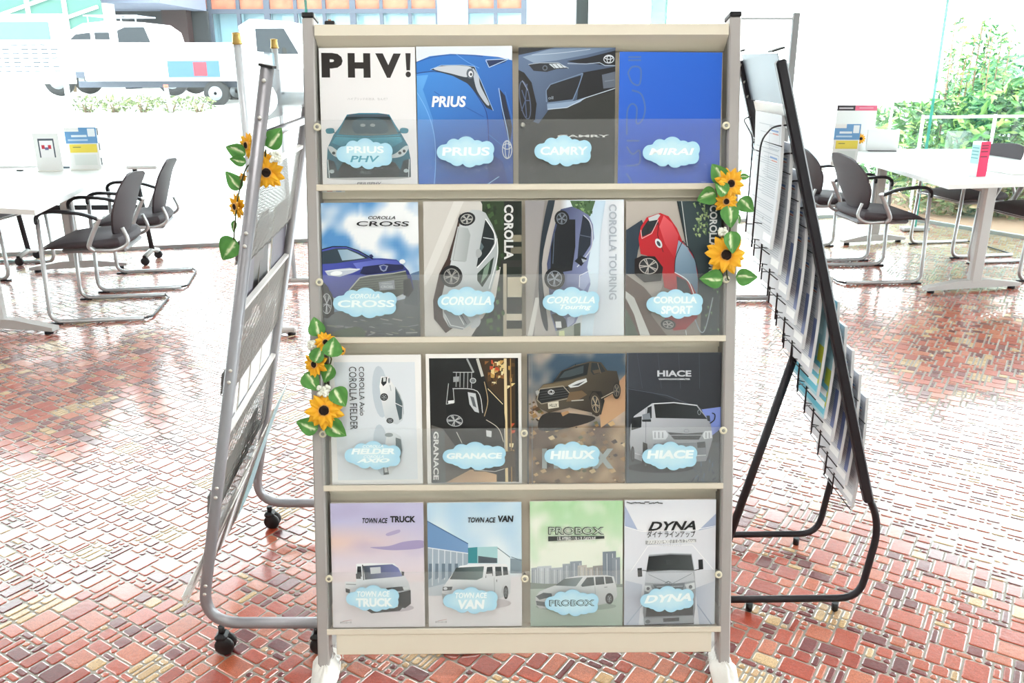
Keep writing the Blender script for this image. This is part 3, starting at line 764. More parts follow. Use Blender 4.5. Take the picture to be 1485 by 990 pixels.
def dark_wagon(a):
    a.bg(lambda u, v: '#b6b0ad' if u < .4 else '#dfe7f0')
    a.poly([(52, 130), (180, 130), (120, 600), (100, 940), (52, 940)], '#989496', grad=((60, 200), (160, 900), '#a9a29b'))
    a.line([(180, 130), (100, 800), (90, 940)], 22, '#8c8784')
    a.poly([(110, 700), (135, 700), (90, 932), (60, 932)], '#dcdad6')
    a.poly([(400, 130), (545, 130), (540, 260), (500, 330), (490, 600), (450, 932), (380, 932), (420, 500)], '#bcd6ec', grad=((420, 200), (540, 300), '#d6e6f3'))
    a.poly([(320, 130), (470, 130), (440, 220), (400, 230), (340, 180)], '#4c6a47'); rr = random.Random(4)
    for k in range(24):
        x = rr.uniform(330, 440); y = rr.uniform(132, 205); a.poly([(x, y), (x + 18, y - 5), (x + 14, y + 16)], rr.choice(['#6e8f5c', '#3c5636', '#86a76f']))
    a.poly([(530, 130), (640, 130), (640, 932), (455, 932), (490, 560), (500, 330)], '#d5dde8', grad=((500, 400), (620, 400), '#e9edf3'))
    a.poly([(190, 130), (230, 130), (150, 500), (185, 870), (155, 860), (130, 700), (140, 400)], '#27303a', smooth=True)
    a.poly([(265, 180), (330, 165), (370, 180), (430, 215), (455, 270), (462, 350), (440, 420), (420, 520), (440, 620), (400, 740), (350, 850), (290, 895), (230, 900), (200, 800), (190, 640), (180, 500), (215, 330), (240, 230)], '#3e4668', grad=((200, 500), (440, 560), '#8b93bd'))
    a.poly([(250, 240), (350, 240), (350, 400), (330, 540), (200, 560), (205, 400)], '#15181f'); a.line([(225, 320), (215, 500)], 4, '#5c6a80')
    a.poly([(395, 215), (430, 240), (445, 300), (440, 390), (400, 450), (360, 490), (372, 360)], '#232a38', smooth=False); a.line([(400, 215), (440, 260), (452, 340), (440, 420), (360, 520)], 5, '#cfd5df', smooth=True); a.line([(372, 330), (445, 345)], 5, '#5b6377')
    a.poly([(345, 485), (380, 450), (420, 470), (385, 515)], '#1b1f28'); a.poly([(385, 470), (420, 480), (395, 495)], '#aab2c2')
    a.poly([(420, 540), (440, 600), (400, 660), (370, 640), (375, 580)], '#a3add0'); a.line([(372, 640), (375, 570), (440, 540)], 4, '#e4e8f2')
    a.wheel(270, 235, 44, 48, 0, '#7a828e'); a.wheel(225, 588, 62, 66, 0, '#8f959f')
    a.poly([(205, 800), (250, 790), (290, 830), (300, 885), (240, 898)], '#2a2d36'); a.poly([(228, 842), (262, 842), (266, 880), (232, 880)], '#dfe1e4'); a.poly([(300, 820), (350, 800), (340, 850), (300, 880)], '#b4bcd8')
    a.poly([(230, 900), (380, 850), (378, 932), (240, 932)], '#9da39a'); a.poly([(250, 900), (282, 896), (284, 932), (250, 932)], '#d6dcae'); a.poly([(340, 860), (378, 850), (378, 932), (340, 932)], '#4e5a4c')
    a.text('COROLLA TOURING', 550, 150, 596, 714, '#aeb6c2', bold=.02, down=True)

def red_hatch(a):
    a.bg(lambda u, v: '#b3aca6')
    a.poly([(648, 130), (950, 130), (1010, 400), (1000, 600), (860, 760), (700, 700), (648, 640)], '#bdb5ad', grad=((700, 150), (850, 700), '#a29a94'))
    a.poly([(950, 130), (1215, 130), (1215, 930), (1100, 930), (1080, 600), (1020, 400)], '#36454a', grad=((1000, 200), (1150, 800), '#1d2a33')); rr = random.Random(6)
    for k in range(50):
        x = rr.gauss(1090, 26); y = rr.uniform(135, 330); a.poly([(x, y), (x + 14, y - 4), (x + 12, y + 18)], rr.choice(['#7f9a6a', '#93ab77', '#51694c', '#a8bb86']))
    for k in range(16):
        x = rr.uniform(1110, 1210); y = rr.uniform(600, 920); a.poly([(x, y), (x + 12, y), (x + 8, y + 20)], rr.choice(['#4a6350', '#6c8a6a']))
    a.line([(950, 130), (1012, 400)], 7, '#23292c'); a.line([(975, 130), (1015, 400)], 4, '#c9cccb')
    a.poly([(648, 300), (740, 240), (760, 280), (720, 420), (700, 560), (648, 560)], '#2d3a48', smooth=False)
    a.poly([(648, 560), (760, 640), (1000, 930), (648, 930)], '#5e4a42'); a.poly([(648, 660), (700, 700), (800, 932), (740, 932), (700, 800), (648, 700)], '#c9c9c6'); a.poly([(648, 760), (700, 860), (730, 932), (648, 932)], '#4b584a')
    a.poly([(880, 600), (1000, 620), (1100, 700), (1100, 930), (900, 930), (800, 800)], '#847a74')
    # car
    a.poly([(770, 225), (850, 200), (900, 220), (950, 290), (985, 370), (1050, 450), (1080, 560), (1085, 700), (1080, 820), (1010, 890), (940, 898), (880, 840), (930, 660), (880, 640), (860, 520), (800, 460), (735, 440), (722, 350), (735, 280)], '#c3202c', grad=((740, 300), (1060, 800), '#8e1420'))
    a.poly([(870, 215), (920, 260), (960, 330), (940, 470), (880, 380), (845, 280)], '#e35a63', grad=((860, 230), (950, 460), '#b81e2b'))
    a.poly([(960, 360), (1010, 400), (1060, 480), (1080, 590), (1078, 690), (1040, 620), (940, 550), (945, 450)], '#8fa9bf', grad=((960, 380), (1070, 650), '#4c677f'))
    a.line([(985, 365), (1045, 440), (1080, 560), (1082, 690)], 5, '#16202b', smooth=True); a.line([(985, 365), (945, 460), (940, 550)], 5, '#1b222c', smooth=True); a.line([(940, 550), (1020, 600), (1060, 690)], 5, '#e4e6e8', smooth=True)
    a.poly([(950, 570), (1010, 600), (1045, 680), (960, 690)], '#1c2733')
    a.poly([(745, 290), (775, 245), (830, 230), (840, 260), (790, 320), (745, 340), (735, 320)], '#22282e'); a.line([(735, 300), (742, 350), (800, 320), (838, 240)], 4, '#e8b9bb'); a.poly([(778, 228), (838, 206), (850, 212), (832, 240), (785, 248)], '#c9cdd0')
    a.line([(840, 262), (835, 330), (870, 430)], 4, '#4a1218'); a.ell(842, 378, 18, 30, '#d8dde2', -30); a.ell(842, 380, 9, 18, '#39434d', -30)
    a.poly([(700, 470), (740, 452), (820, 455), (870, 520), (860, 600), (760, 610), (700, 560)], '#1a1114'); a.wheel(783, 513, 58, 48, 8, '#b8b2ae', rr=.95)
    a.wheel(905, 860, 46, 30, 10, '#a8a29e'); a.line([(1010, 895), (1015, 925)], 4, '#dfe0e0')
    a.line([(1065, 830), (1100, 905), (1130, 880), (1170, 700)], 6, '#9aa6b0', smooth=True)
    a.text('COROLLA SPORT', 1142, 155, 1188, 585, '#d6dadb', bold=.03, down=True)

def white_border(a):
    a.bg(lambda u, v: '#f0efef')
    a.poly([(186, 180), (640, 178), (658, 862), (190, 864)], '#dbe2ea', grad=((200, 200), (640, 800), '#e3e8ee'))
    for yy, m in ((0, 1), (338, .9)):
        a.ell(445, 350 + yy, 45, 150, '#c3ced8', -4)
    def car(dy, k):
        f = lambda P: [(x, dy + (y - 262) * k + 262) for x, y in P]
        a.poly(f([(450, 262), (490, 262), (520, 310), (555, 350), (575, 410), (578, 470), (570, 515), (540, 540), (505, 530), (470, 500), (450, 400), (440, 320)]), '#f4f5f6', grad=((450, 300 + dy), (570, 400 + dy), '#ccd3d9'))
        a.poly(f([(530, 320), (556, 370), (570, 420), (566, 505), (552, 515), (530, 420)]), '#56666c'); a.line(f([(528, 415), (568, 435)]), 4, '#eef0f2'); a.line(f([(533, 330), (572, 415), (576, 480)]), 3, '#9aa5aa')
        a.poly(f([(455, 268), (485, 264), (480, 300), (462, 318), (450, 300)]), '#20262a'); a.poly(f([(462, 268), (478, 268), (476, 290), (462, 292)]), '#d4d8da'); a.ell(495, 285 + dy, 6, 16, '#8d979c'); a.line(f([(500, 310), (506, 345)]), 3, '#8d979c')
        a.wheel(466, dy + (380 - 262) * k + 262, 22, 22, 0, '#9aa0a4'); a.wheel(498, dy + (517 - 262) * k + 262, 20, 16, 0, '#9aa0a4')
    car(0, 1)
    a.poly([(480, 590), (520, 585), (560, 610), (575, 680), (560, 760), (520, 800), (500, 830), (460, 835), (455, 780), (470, 650)], '#e9ebed', grad=((460, 700), (570, 700), '#c4ccd2')); a.poly([(530, 615), (560, 625), (568, 690), (555, 750), (530, 700)], '#5d6d72'); a.ell(492, 600, 24, 12, '#7d868a'); a.poly([(458, 780), (480, 775), (490, 830), (458, 834)], '#3a4246'); a.poly([(462, 792), (478, 790), (482, 818), (464, 820)], '#cfd4d6')
    a.text('COROLLA Axio', 326, 205, 355, 487, '#3a3a3c', down=True); a.text('COROLLA FIELDER', 270, 205, 312, 567, '#3a3a3c', down=True)

def black_van(a):
    a.bg(lambda u, v: '#f2efec')
    a.poly([(722, 157), (1234, 154), (1238, 875), (736, 875)], '#17181a', grad=((740, 200), (900, 850), '#201d1b'))
    rr = random.Random(12)
    a.poly([(1010, 157), (1216, 156), (1220, 875), (1165, 875), (1160, 420), (1060, 320)], '#3b2a17')
    for k in range(60):
        x = rr.uniform(1040, 1205); y = rr.choice([rr.uniform(165, 330), rr.uniform(500, 700)]) if x > 1150 else rr.uniform(165, 300)
        a.poly([(x, y), (x + rr.uniform(6, 26), y), (x + rr.uniform(6, 22), y + rr.uniform(8, 30)), (x, y + 20)], rr.choice(['#e8cf8d', '#c79a52', '#f3e4b4', '#8a5a2c', '#c8502e', '#5a3d1e']))
    a.line([(1160, 157), (1168, 875)], 16, '#e6cfa0'); a.line([(1190, 157), (1196, 875)], 6, '#a57e49'); a.poly([(1218, 156), (1234, 156), (1238, 875), (1222, 875)], '#0c0c0d')
    a.line([(940, 157), (985, 250)], 10, '#9fa2a4'); a.line([(1000, 157), (1030, 260)], 16, '#c8c6bf')
    a.poly([(800, 800), (1000, 800), (1110, 830), (1110, 875), (820, 875)], '#a88f78', grad=((820, 820), (1100, 860), '#d9b48c'))
    a.poly([(736, 540), (800, 560), (900, 700), (960, 800), (820, 875), (736, 875)], '#5c5652')
    # van body
    a.poly([(860, 236), (980, 234), (1030, 270), (1080, 350), (1150, 410), (1160, 520), (1160, 790), (1100, 815), (980, 810), (900, 620), (830, 520), (818, 420), (840, 300)], '#0b0b0d', grad=((840, 300), (1120, 700), '#1d1b1c'))
    for k in range(5): a.line([(880 + k * 22, 238), (868 + k * 22 + 10, 320 + 2 * k)], 4, '#a9abad')
    a.line([(860, 236), (980, 236)], 4, '#c9cbcc'); a.poly([(862, 262), (896, 260), (894, 290), (862, 292)], '#9b9da0'); a.line([(858, 330), (1000, 345), (1030, 470)], 4, '#d9dadb', smooth=True)
    a.poly([(945, 350), (990, 358), (1010, 470), (985, 462), (955, 420)], '#c4c8cc'); a.poly([(958, 372), (980, 380), (995, 440), (975, 430)], '#5b6066'); a.ell(975, 284, 18, 16, '#6d7074'); a.ring(975, 284, 16, 14, 4, '#c9cbcd')
    a.line([(835, 300), (822, 420), (868, 410), (862, 330)], 4, '#b9bbbc'); a.poly([(832, 400), (866, 396), (866, 414), (834, 418)], '#e6e8e9')
    a.line([(1040, 290), (1060, 400), (1040, 490)], 4, '#c2a883', smooth=True); a.line([(1060, 330), (1146, 420)], 4, '#ecd5a9'); a.line([(1050, 510), (1120, 560), (1150, 640)], 4, '#d2c9bd', smooth=True); a.line([(1156, 560), (1158, 790)], 4, '#d8d2ca')
    a.poly([(1050, 570), (1082, 576), (1080, 612), (1052, 606)], '#d4d6d8'); a.line([(880, 580), (912, 645)], 4, '#cfcac3')
    a.wheel(870, 514, 56, 40, 10, '#b4b6b8', rr=.8)
    a.line([(980, 800), (1100, 812), (1155, 795)], 4, '#d5d2cc'); a.poly([(1120, 700), (1210, 690), (1215, 780), (1130, 800)], '#4c3a25')
    a.poly([(736, 572), (812, 572), (818, 875), (740, 875)], '#5f6163'); a.text('GRANACE', 748, 577, 778, 858, '#e4e4e2', bold=.03, down=True)

def pickup_rocks(a):
    def f(u, v):
        n = noise.noise(Vector((u * 3, v * 4, 7))) + .5 * noise.noise(Vector((u * 8, v * 10, 2)))
        if v > .45: t = max(0, min(1, .3 + n * 1.2 + (1 - v) * .9)); c = lerp((62, 84, 104), (205, 180, 158), t)
        else: t = max(0, min(1, .5 + n)); c = lerp((96, 72, 52), (196, 168, 132), t)
        return '#%02x%02x%02x' % tuple(int(x) for x in c)
    a.bg(f, 34, 44)
    rr = random.Random(9)
    a.poly([(470, 420), (620, 250), (620, 460), (480, 560)], '#c9a27c', grad=((480, 500), (610, 300), '#b0886a'))
    for k in range(120):
        x = rr.uniform(60, 610); y = rr.uniform(520, 885) if k > 25 else rr.uniform(400, 520)
        if k <= 25: x = rr.uniform(60, 150)
        s = rr.uniform(8, 30); a.poly([(x, y), (x + s, y - s * .5), (x + s * 1.5, y + s * .2), (x + s * .6, y + s * .6)], rr.choice(['#8c6a48', '#d0b082', '#5d4632', '#e0c69a', '#43342a', '#a88355', '#6e6a4a']))
    a.poly([(120, 560), (170, 470), (430, 490), (400, 530), (200, 575)], '#2f2a28', smooth=True)
    # truck
    a.poly([(110, 345), (150, 305), (205, 295), (250, 230), (330, 195), (420, 172), (480, 178), (515, 225), (570, 228), (585, 290), (580, 340), (475, 400), (430, 470), (300, 440), (180, 470), (120, 440), (105, 390)], '#5c5142', grad=((200, 250), (420, 460), '#342e28'))
    a.poly([(208, 292), (255, 230), (330, 200), (412, 180), (400, 250), (310, 275)], '#1c2124'); a.poly([(240, 270), (270, 232), (380, 196), (378, 240), (300, 262)], '#3d474c')
    a.poly([(425, 180), (475, 184), (505, 230), (435, 250), (420, 230)], '#262c2f'); a.line([(460, 182), (478, 240)], 4, '#76685a'); a.poly([(430, 225), (470, 218), (478, 236), (440, 244)], '#55493b')
    a.poly([(150, 308), (210, 300), (310, 280), (390, 262), (400, 290), (290, 315), (230, 322), (130, 330)], '#77684f', grad=((150, 310), (390, 270), '#5d513f'))
    a.poly([(128, 335), (290, 318), (305, 375), (140, 415), (118, 390)], '#1b1b1c')
    for k in range(4): a.line([(130, 350 + k * 15), (292, 328 + k * 14)], 3, '#4a4c4e')
    a.line([(112, 395), (128, 332), (262, 314), (312, 370), (300, 385), (138, 418), (112, 395)], 5, '#a09786'); a.ring(194, 350, 17, 12, 4, '#d7d9da'); a.ring(194, 347, 8, 11, 3, '#d7d9da')
    a.poly([(290, 312), (340, 285), (395, 270), (400, 290), (350, 318), (305, 325)], '#cfd2d2'); a.poly([(310, 314), (390, 284), (350, 312)], '#4a4e50'); a.poly([(104, 345), (120, 338), (128, 352), (112, 372)], '#a9a9a6')
    a.poly([(300, 350), (370, 340), (400, 365), (340, 400), (280, 405)], '#6e5941'); a.line([(310, 400), (380, 395)], 6, '#bdb9ae')
    a.poly([(175, 412), (236, 402), (238, 438), (178, 447)], '#d9d3c2'); a.text('HILUX', 184, 416, 230, 436, '#4c4a44', bold=.02)
    a.poly([(250, 470), (290, 458), (298, 470), (260, 490)], '#b99068'); a.poly([(410, 380), (430, 345), (480, 345), (500, 400), (480, 480), (430, 480)], '#1e1b19')
    a.wheel(448, 420, 32, 72, -8, '#b8a88e', '#3a322b'); a.wheel(568, 340, 24, 50, 0, '#8d8273', '#2c2824')
    a.line([(480, 385), (550, 348)], 5, '#b8ac98'); a.line([(330, 195), (335, 188)], 4, '#222')
    a.text('HILUX', 142, 678, 552, 797, '#a9b3b3', bold=.05)
    a.line([(60, 132), (62, 886)], 8, '#454b50'); a.line([(84, 132), (86, 886)], 3, '#7c8288')

def silver_van(a):
    a.bg(lambda u, v: '#2e3037')
    a.poly([(630, 122), (1180, 122), (1165, 440), (1060, 450), (630, 320)], '#3a3d47', grad=((700, 130), (1100, 440), '#26282f')); a.poly([(630, 325), (740, 345), (900, 400), (630, 560)], '#23262e'); a.line([(630, 330), (860, 370), (1060, 448)], 3, '#565b68')
    for k in range(4): a.line([(690 + k * 120, 125), (720 + k * 110, 330)], 2, '#4a4e5a')
    a.poly([(1060, 450), (1170, 435), (1170, 560), (1120, 600)], '#7c8fd8')
    a.poly([(620, 700), (1160, 640), (1158, 880), (620, 882)], '#41464e', grad=((640, 720), (640, 880), '#5a5f66')); rr = random.Random(2)
    for k in range(26):
        x = rr.uniform(1000, 1140); y = rr.uniform(640, 860); a.line([(x, y), (x + rr.uniform(-20, 20), y + rr.uniform(10, 30))], 6, rr.choice(['#2b3444', '#56647c', '#39475c']))
    a.ell(820, 790, 190, 30, '#2c2f35')
    a.poly([(775, 415), (900, 408), (1035, 425), (1075, 480), (1110, 530), (1120, 620), (1090, 720), (1080, 750), (760, 770), (730, 760), (655, 730), (645, 640), (652, 540), (670, 490), (740, 440)], '#c3c5cd', grad=((700, 440), (1000, 760), '#8d9099'))
    a.poly([(785, 420), (900, 414), (1030, 430), (1090, 505), (795, 500)], '#16181b', grad=((800, 420), (1050, 500), '#2a2e33')); a.line([(780, 418), (900, 410), (1035, 426)], 4, '#eceef2'); a.ring(1045, 466, 9, 14, 3, '#8d949c')
    a.poly([(748, 440), (772, 430), (772, 500), (740, 520)], '#20242a'); a.poly([(655, 500), (715, 490), (712, 555), (655, 572)], '#1b1e23'); a.line([(740, 445), (735, 700)], 3, '#7c7f88')
    a.poly([(718, 480), (760, 470), (768, 520), (722, 520)], '#7f858f'); a.poly([(715, 510), (768, 508), (768, 522), (718, 522)], '#24282d')
    a.line([(1105, 530), (1130, 510), (1135, 480), (1118, 470)], 6, '#1a1c20', smooth=True); a.poly([(1085, 485), (1105, 485), (1108, 520), (1092, 515)], '#3d424a')
    a.poly([(775, 575), (850, 572), (868, 600), (850, 625), (778, 625)], '#d9dce2'); a.poly([(1075, 575), (1115, 573), (1118, 615), (1072, 622), (1060, 600)], '#d9dce2')
    for X in (790, 812, 834, 1082, 1100): a.line([(X, 582), (X, 616)], 5, '#7d838c')
    a.poly([(862, 582), (970, 590), (1066, 582), (1040, 625), (900, 625)], '#3a3d42'); a.line([(862, 600), (1066, 598)], 4, '#aeb1b8'); a.ring(970, 574, 14, 9, 3, '#7d8088')
    a.poly([(780, 650), (1080, 640), (1082, 710), (780, 730)], '#7e828b'); a.poly([(1030, 640), (1075, 636), (1078, 670), (1032, 674)], '#33363c'); a.line([(650, 700), (760, 730), (1080, 715)], 4, '#dcdee4')
    a.poly([(720, 640), (745, 650), (750, 760), (725, 790), (718, 720)], '#17191c'); a.wheel(735, 745, 20, 52, 0, '#6f747c'); a.wheel(661, 710, 11, 46, 0, '#6f747c')
    a.text('HIACE', 805, 224, 1001, 260, '#c9ccd4', bold=.035); a.poly([(808, 268), (996, 268), (996, 282), (808, 282)], '#3c3f48'); a.text('VAN/WAGON/COMMUTER', 812, 270, 994, 279, '#dcdfe6', bold=.03)
    a.line([(634, 125), (634, 880)], 6, '#5a6472')

def town_mark(a, x):
    a.text('タウンエース', x, 686, x + 57, 696, '#5c5358', bold=.01); a.line([(x + 14, 685), (x + 57, 678)], 1.5, '#b0484c')

def truck_dusk(a):
    def f(u, v):
        n = noise.noise(Vector((u * 2.5, v * 7, 3)))
        if v < .38: return '#ece6ea'
        t = (v - .38) / .62; c = lerp((236, 222, 224), (196, 194, 226), min(1, t * 1.3))
        c = lerp(c, (240, 206, 190), max(0, 1 - abs(t - .5) * 4) * (1 - u) * .9); c = lerp(c, (178, 168, 206), max(0, n) * .9 * min(1, t * 2))
        return '#%02x%02x%02x' % tuple(int(x) for x in c)
    a.bg(f, 24, 34)
    a.poly([(330, 318), (420, 312), (500, 290), (590, 285), (592, 320), (480, 332), (400, 330)], '#a79cc4', smooth=True); a.poly([(410, 250), (470, 230), (475, 245), (420, 262)], '#b3a8cc', smooth=True)
    a.ell(420, 620, 130, 22, '#c4bcc4')
    a.poly([(206, 487), (262, 490), (262, 400), (320, 396), (450, 398), (490, 440), (520, 490), (534, 540), (534, 600), (500, 625), (330, 638), (290, 620), (270, 560), (212, 535)], '#eef0f3', grad=((300, 420), (420, 620), '#ccd0d6'))
    a.poly([(296, 410), (440, 402), (470, 420), (492, 462), (400, 470), (306, 478)], '#4c545c', grad=((320, 420), (470, 440), '#7f86b8')); a.poly([(330, 418), (382, 415), (384, 446), (334, 450)], '#cfd3d8'); a.line([(293, 404), (300, 480)], 5, '#2f3338')
    a.poly([(268, 412), (286, 412), (290, 462), (264, 470)], '#30353a'); a.poly([(260, 448), (284, 448), (286, 474), (262, 474)], '#3b4046'); a.poly([(486, 438), (500, 440), (498, 460), (488, 458)], '#2b2f34')
    a.poly([(470, 545), (532, 530), (534, 600), (505, 622), (470, 615)], '#23262a'); a.poly([(410, 520), (470, 514), (522, 512), (526, 530), (480, 536), (420, 536)], '#3b3f44'); a.poly([(492, 514), (522, 512), (525, 528), (498, 532)], '#d9dde0')
    a.line([(212, 500), (262, 502)], 4, '#8d9298'); a.poly([(210, 520), (232, 526), (232, 545), (212, 540)], '#3a3e42'); a.poly([(295, 618), (360, 632), (500, 610), (480, 634), (340, 646)], '#35383c')
    a.text('TOWN ACE', 290, 173, 416, 199, '#1e1f24', bold=.03, shear=.2); a.text('TRUCK', 428, 163, 554, 195, '#1e1f24', bold=.045)
    town_mark(a, 184)

def van_street(a):
    def f(u, v):
        if v < .4: return '#ece9ec'
        n = noise.noise(Vector((u * 4, v * 4, 9))); c = lerp((228, 240, 246), (178, 212, 236), max(0, min(1, (v - .4) * 1.4 - n * .7))); return '#%02x%02x%02x' % tuple(int(x) for x in c)
    a.bg(f, 20, 28)
    a.poly([(612, 190), (816, 300), (816, 350), (612, 320)], '#6d93bf', grad=((620, 200), (810, 320), '#7ba0cc')); a.line([(612, 190), (816, 302)], 5, '#4f6f96'); a.poly([(612, 318), (816, 348), (816, 400), (700, 520), (620, 520)], '#a6b6c4')
    for k in range(6): a.line([(640 + k * 30, 325 + k * 4), (640 + k * 30, 510 - k * 14)], 4, '#dfe5ea')
    for k in range(5): a.poly([(622 + k * 32, 400), (638 + k * 32, 400), (638 + k * 32, 470), (622 + k * 32, 480)], '#6f8191')
    a.line([(612, 320), (816, 350)], 5, '#dfe7ef')
    a.poly([(816, 322), (862, 318), (862, 398), (816, 398)], '#3f8f98'); a.poly([(862, 318), (962, 316), (962, 398), (862, 398)], '#a9d2d6'); a.poly([(866, 362), (960, 374), (960, 398), (866, 398)], '#56616a')
    a.poly([(962, 322), (1025, 370), (1025, 440), (962, 398)], '#e3ecf0'); a.line([(962, 322), (1025, 370)], 4, '#6f858f'); a.poly([(1025, 375), (1082, 380), (1082, 450), (1025, 450)], '#8a9aa4'); a.line([(1030, 368), (1080, 385)], 3, '#5f6f79')
    a.poly([(620, 520), (700, 500), (690, 560), (622, 560)], '#c9d2da')
    a.ell(860, 600, 170, 30, '#cfc9cc')
    a.poly([(775, 412), (830, 402), (1005, 402), (1018, 430), (1028, 490), (1024, 550), (985, 570), (900, 590), (800, 622), (700, 612), (686, 560), (690, 520), (715, 485), (740, 450)], '#f2f3f5', grad=((800, 410), (850, 620), '#d0d4d8'))
    a.poly([(758, 420), (895, 414), (888, 470), (860, 482), (725, 478)], '#3f4a4c', grad=((760, 430), (880, 460), '#6d7f7e')); a.poly([(910, 418), (936, 416), (940, 462), (902, 472)], '#4a5154'); a.poly([(950, 416), (980, 416), (984, 460), (952, 464)], '#4a5154'); a.poly([(988, 416), (1010, 418), (1015, 456), (990, 460)], '#4a5154')
    a.poly([(905, 452), (935, 450), (938, 466), (906, 472)], '#dfe1e4'); a.line([(945, 470), (948, 545)], 2, '#a5aaae'); a.line([(958, 480), (958, 492)], 4, '#6c7276')
    a.poly([(692, 515), (740, 515), (735, 532), (690, 535)], '#5a6064'); a.ell(705, 524, 10, 7, '#e4e7ea'); a.poly([(686, 548), (740, 560), (740, 612), (700, 608)], '#b9bec3')
    a.wheel(1003, 545, 12, 34, 0, '#9aa0a4')
    a.text('TOWN ACE', 815, 170, 953, 196, '#1e1f24', bold=.03, shear=.2); a.text('VAN', 964, 161, 1042, 193, '#1e1f24', bold=.045, shear=.12)
    town_mark(a, 656)

def wagon_city(a):
    def f(u, v):
        if v < .3: return '#cfd6d0'
        n = noise.noise(Vector((u * 4, v * 4, 1))) + .6 * noise.noise(Vector((u * 9, v * 9, 4))); t = max(0, min(1, (v - .55) * 2 + n * .9)); c = lerp((234, 240, 226), (150, 208, 144), t * .8); c = lerp(c, (238, 246, 238), max(0, n) * .6); return '#%02x%02x%02x' % tuple(int(x) for x in c)
    a.bg(f, 30, 40)
    bs = [(70, 420, 105, '#a9b0b8'), (100, 412, 170, '#c4cbd0'), (165, 420, 225, '#b4bbc2'), (225, 400, 300, '#a4acb4'), (262, 388, 320, '#98a1aa'), (300, 408, 345, '#c2beb6'), (345, 418, 400, '#b3ada8'), (375, 410, 430, '#9c9a98'), (424, 340, 490, '#7f8994'), (470, 370, 510, '#8e97a1')]
    for x0, y0, x1, c in bs:
        a.poly([(x0, y0), (x1, y0 - 4), (x1, 525), (x0, 525)], c)
        for k in range(int((x1 - x0) / 14)): a.line([(x0 + 7 + 14 * k, y0 + 8), (x0 + 7 + 14 * k, 515)], 3, '#d7dbdf' if k % 2 else '#8b949d')
    a.poly([(65, 490), (130, 496), (525, 500), (520, 520), (65, 530)], '#8a948c')
    a.poly([(65, 522), (525, 515), (520, 710), (65, 710)], '#b9c6bd', grad=((200, 530), (200, 700), '#a7b9ac'))
    a.ell(290, 610, 200, 22, '#93a398')
    a.poly([(200, 500), (240, 468), (300, 458), (440, 455), (478, 462), (490, 510), (494, 560), (470, 590), (300, 625), (110, 618), (92, 600), (90, 565), (110, 535), (150, 518)], '#e6e8ea', grad=((250, 470), (260, 620), '#bcc2c4'))
    a.poly([(188, 505), (232, 472), (325, 464), (290, 510)], '#596467', grad=((200, 500), (310, 470), '#8b9799')); a.poly([(308, 514), (345, 466), (378, 464), (382, 505)], '#4c5558'); a.poly([(386, 464), (428, 462), (432, 500), (388, 504)], '#4c5558'); a.poly([(434, 462), (468, 464), (476, 494), (438, 498)], '#4c5558')
    a.poly([(290, 512), (318, 506), (322, 524), (292, 524)], '#d5d8da'); a.line([(384, 510), (388, 590)], 2, '#a0a6a8'); a.line([(430, 515), (445, 514)], 4, '#7f8587')
    a.poly([(92, 558), (130, 540), (180, 545), (170, 560), (110, 575)], '#5b6468'); a.poly([(170, 545), (196, 538), (190, 555), (172, 560)], '#d9dcde'); a.poly([(92, 580), (160, 590), (150, 610), (96, 602)], '#6a7276')
    a.ell(455, 572, 20, 28, '#30363a'); a.wheel(455, 572, 15, 23, 0, '#a9afb2')
    a.text('PROBOX', 155, 215, 432, 254, '#4e5550', bold=.05); a.text('PROBOX', 160, 219, 427, 250, '#c4d3c2', bold=.0)
    a.poly([(155, 262), (433, 260), (433, 273), (155, 286)], '#3f4442'); a.text('1.5L HYBRID / 1.5L·1.3L GASOLINE', 200, 264, 390, 281, '#e8ebe8', bold=.02)

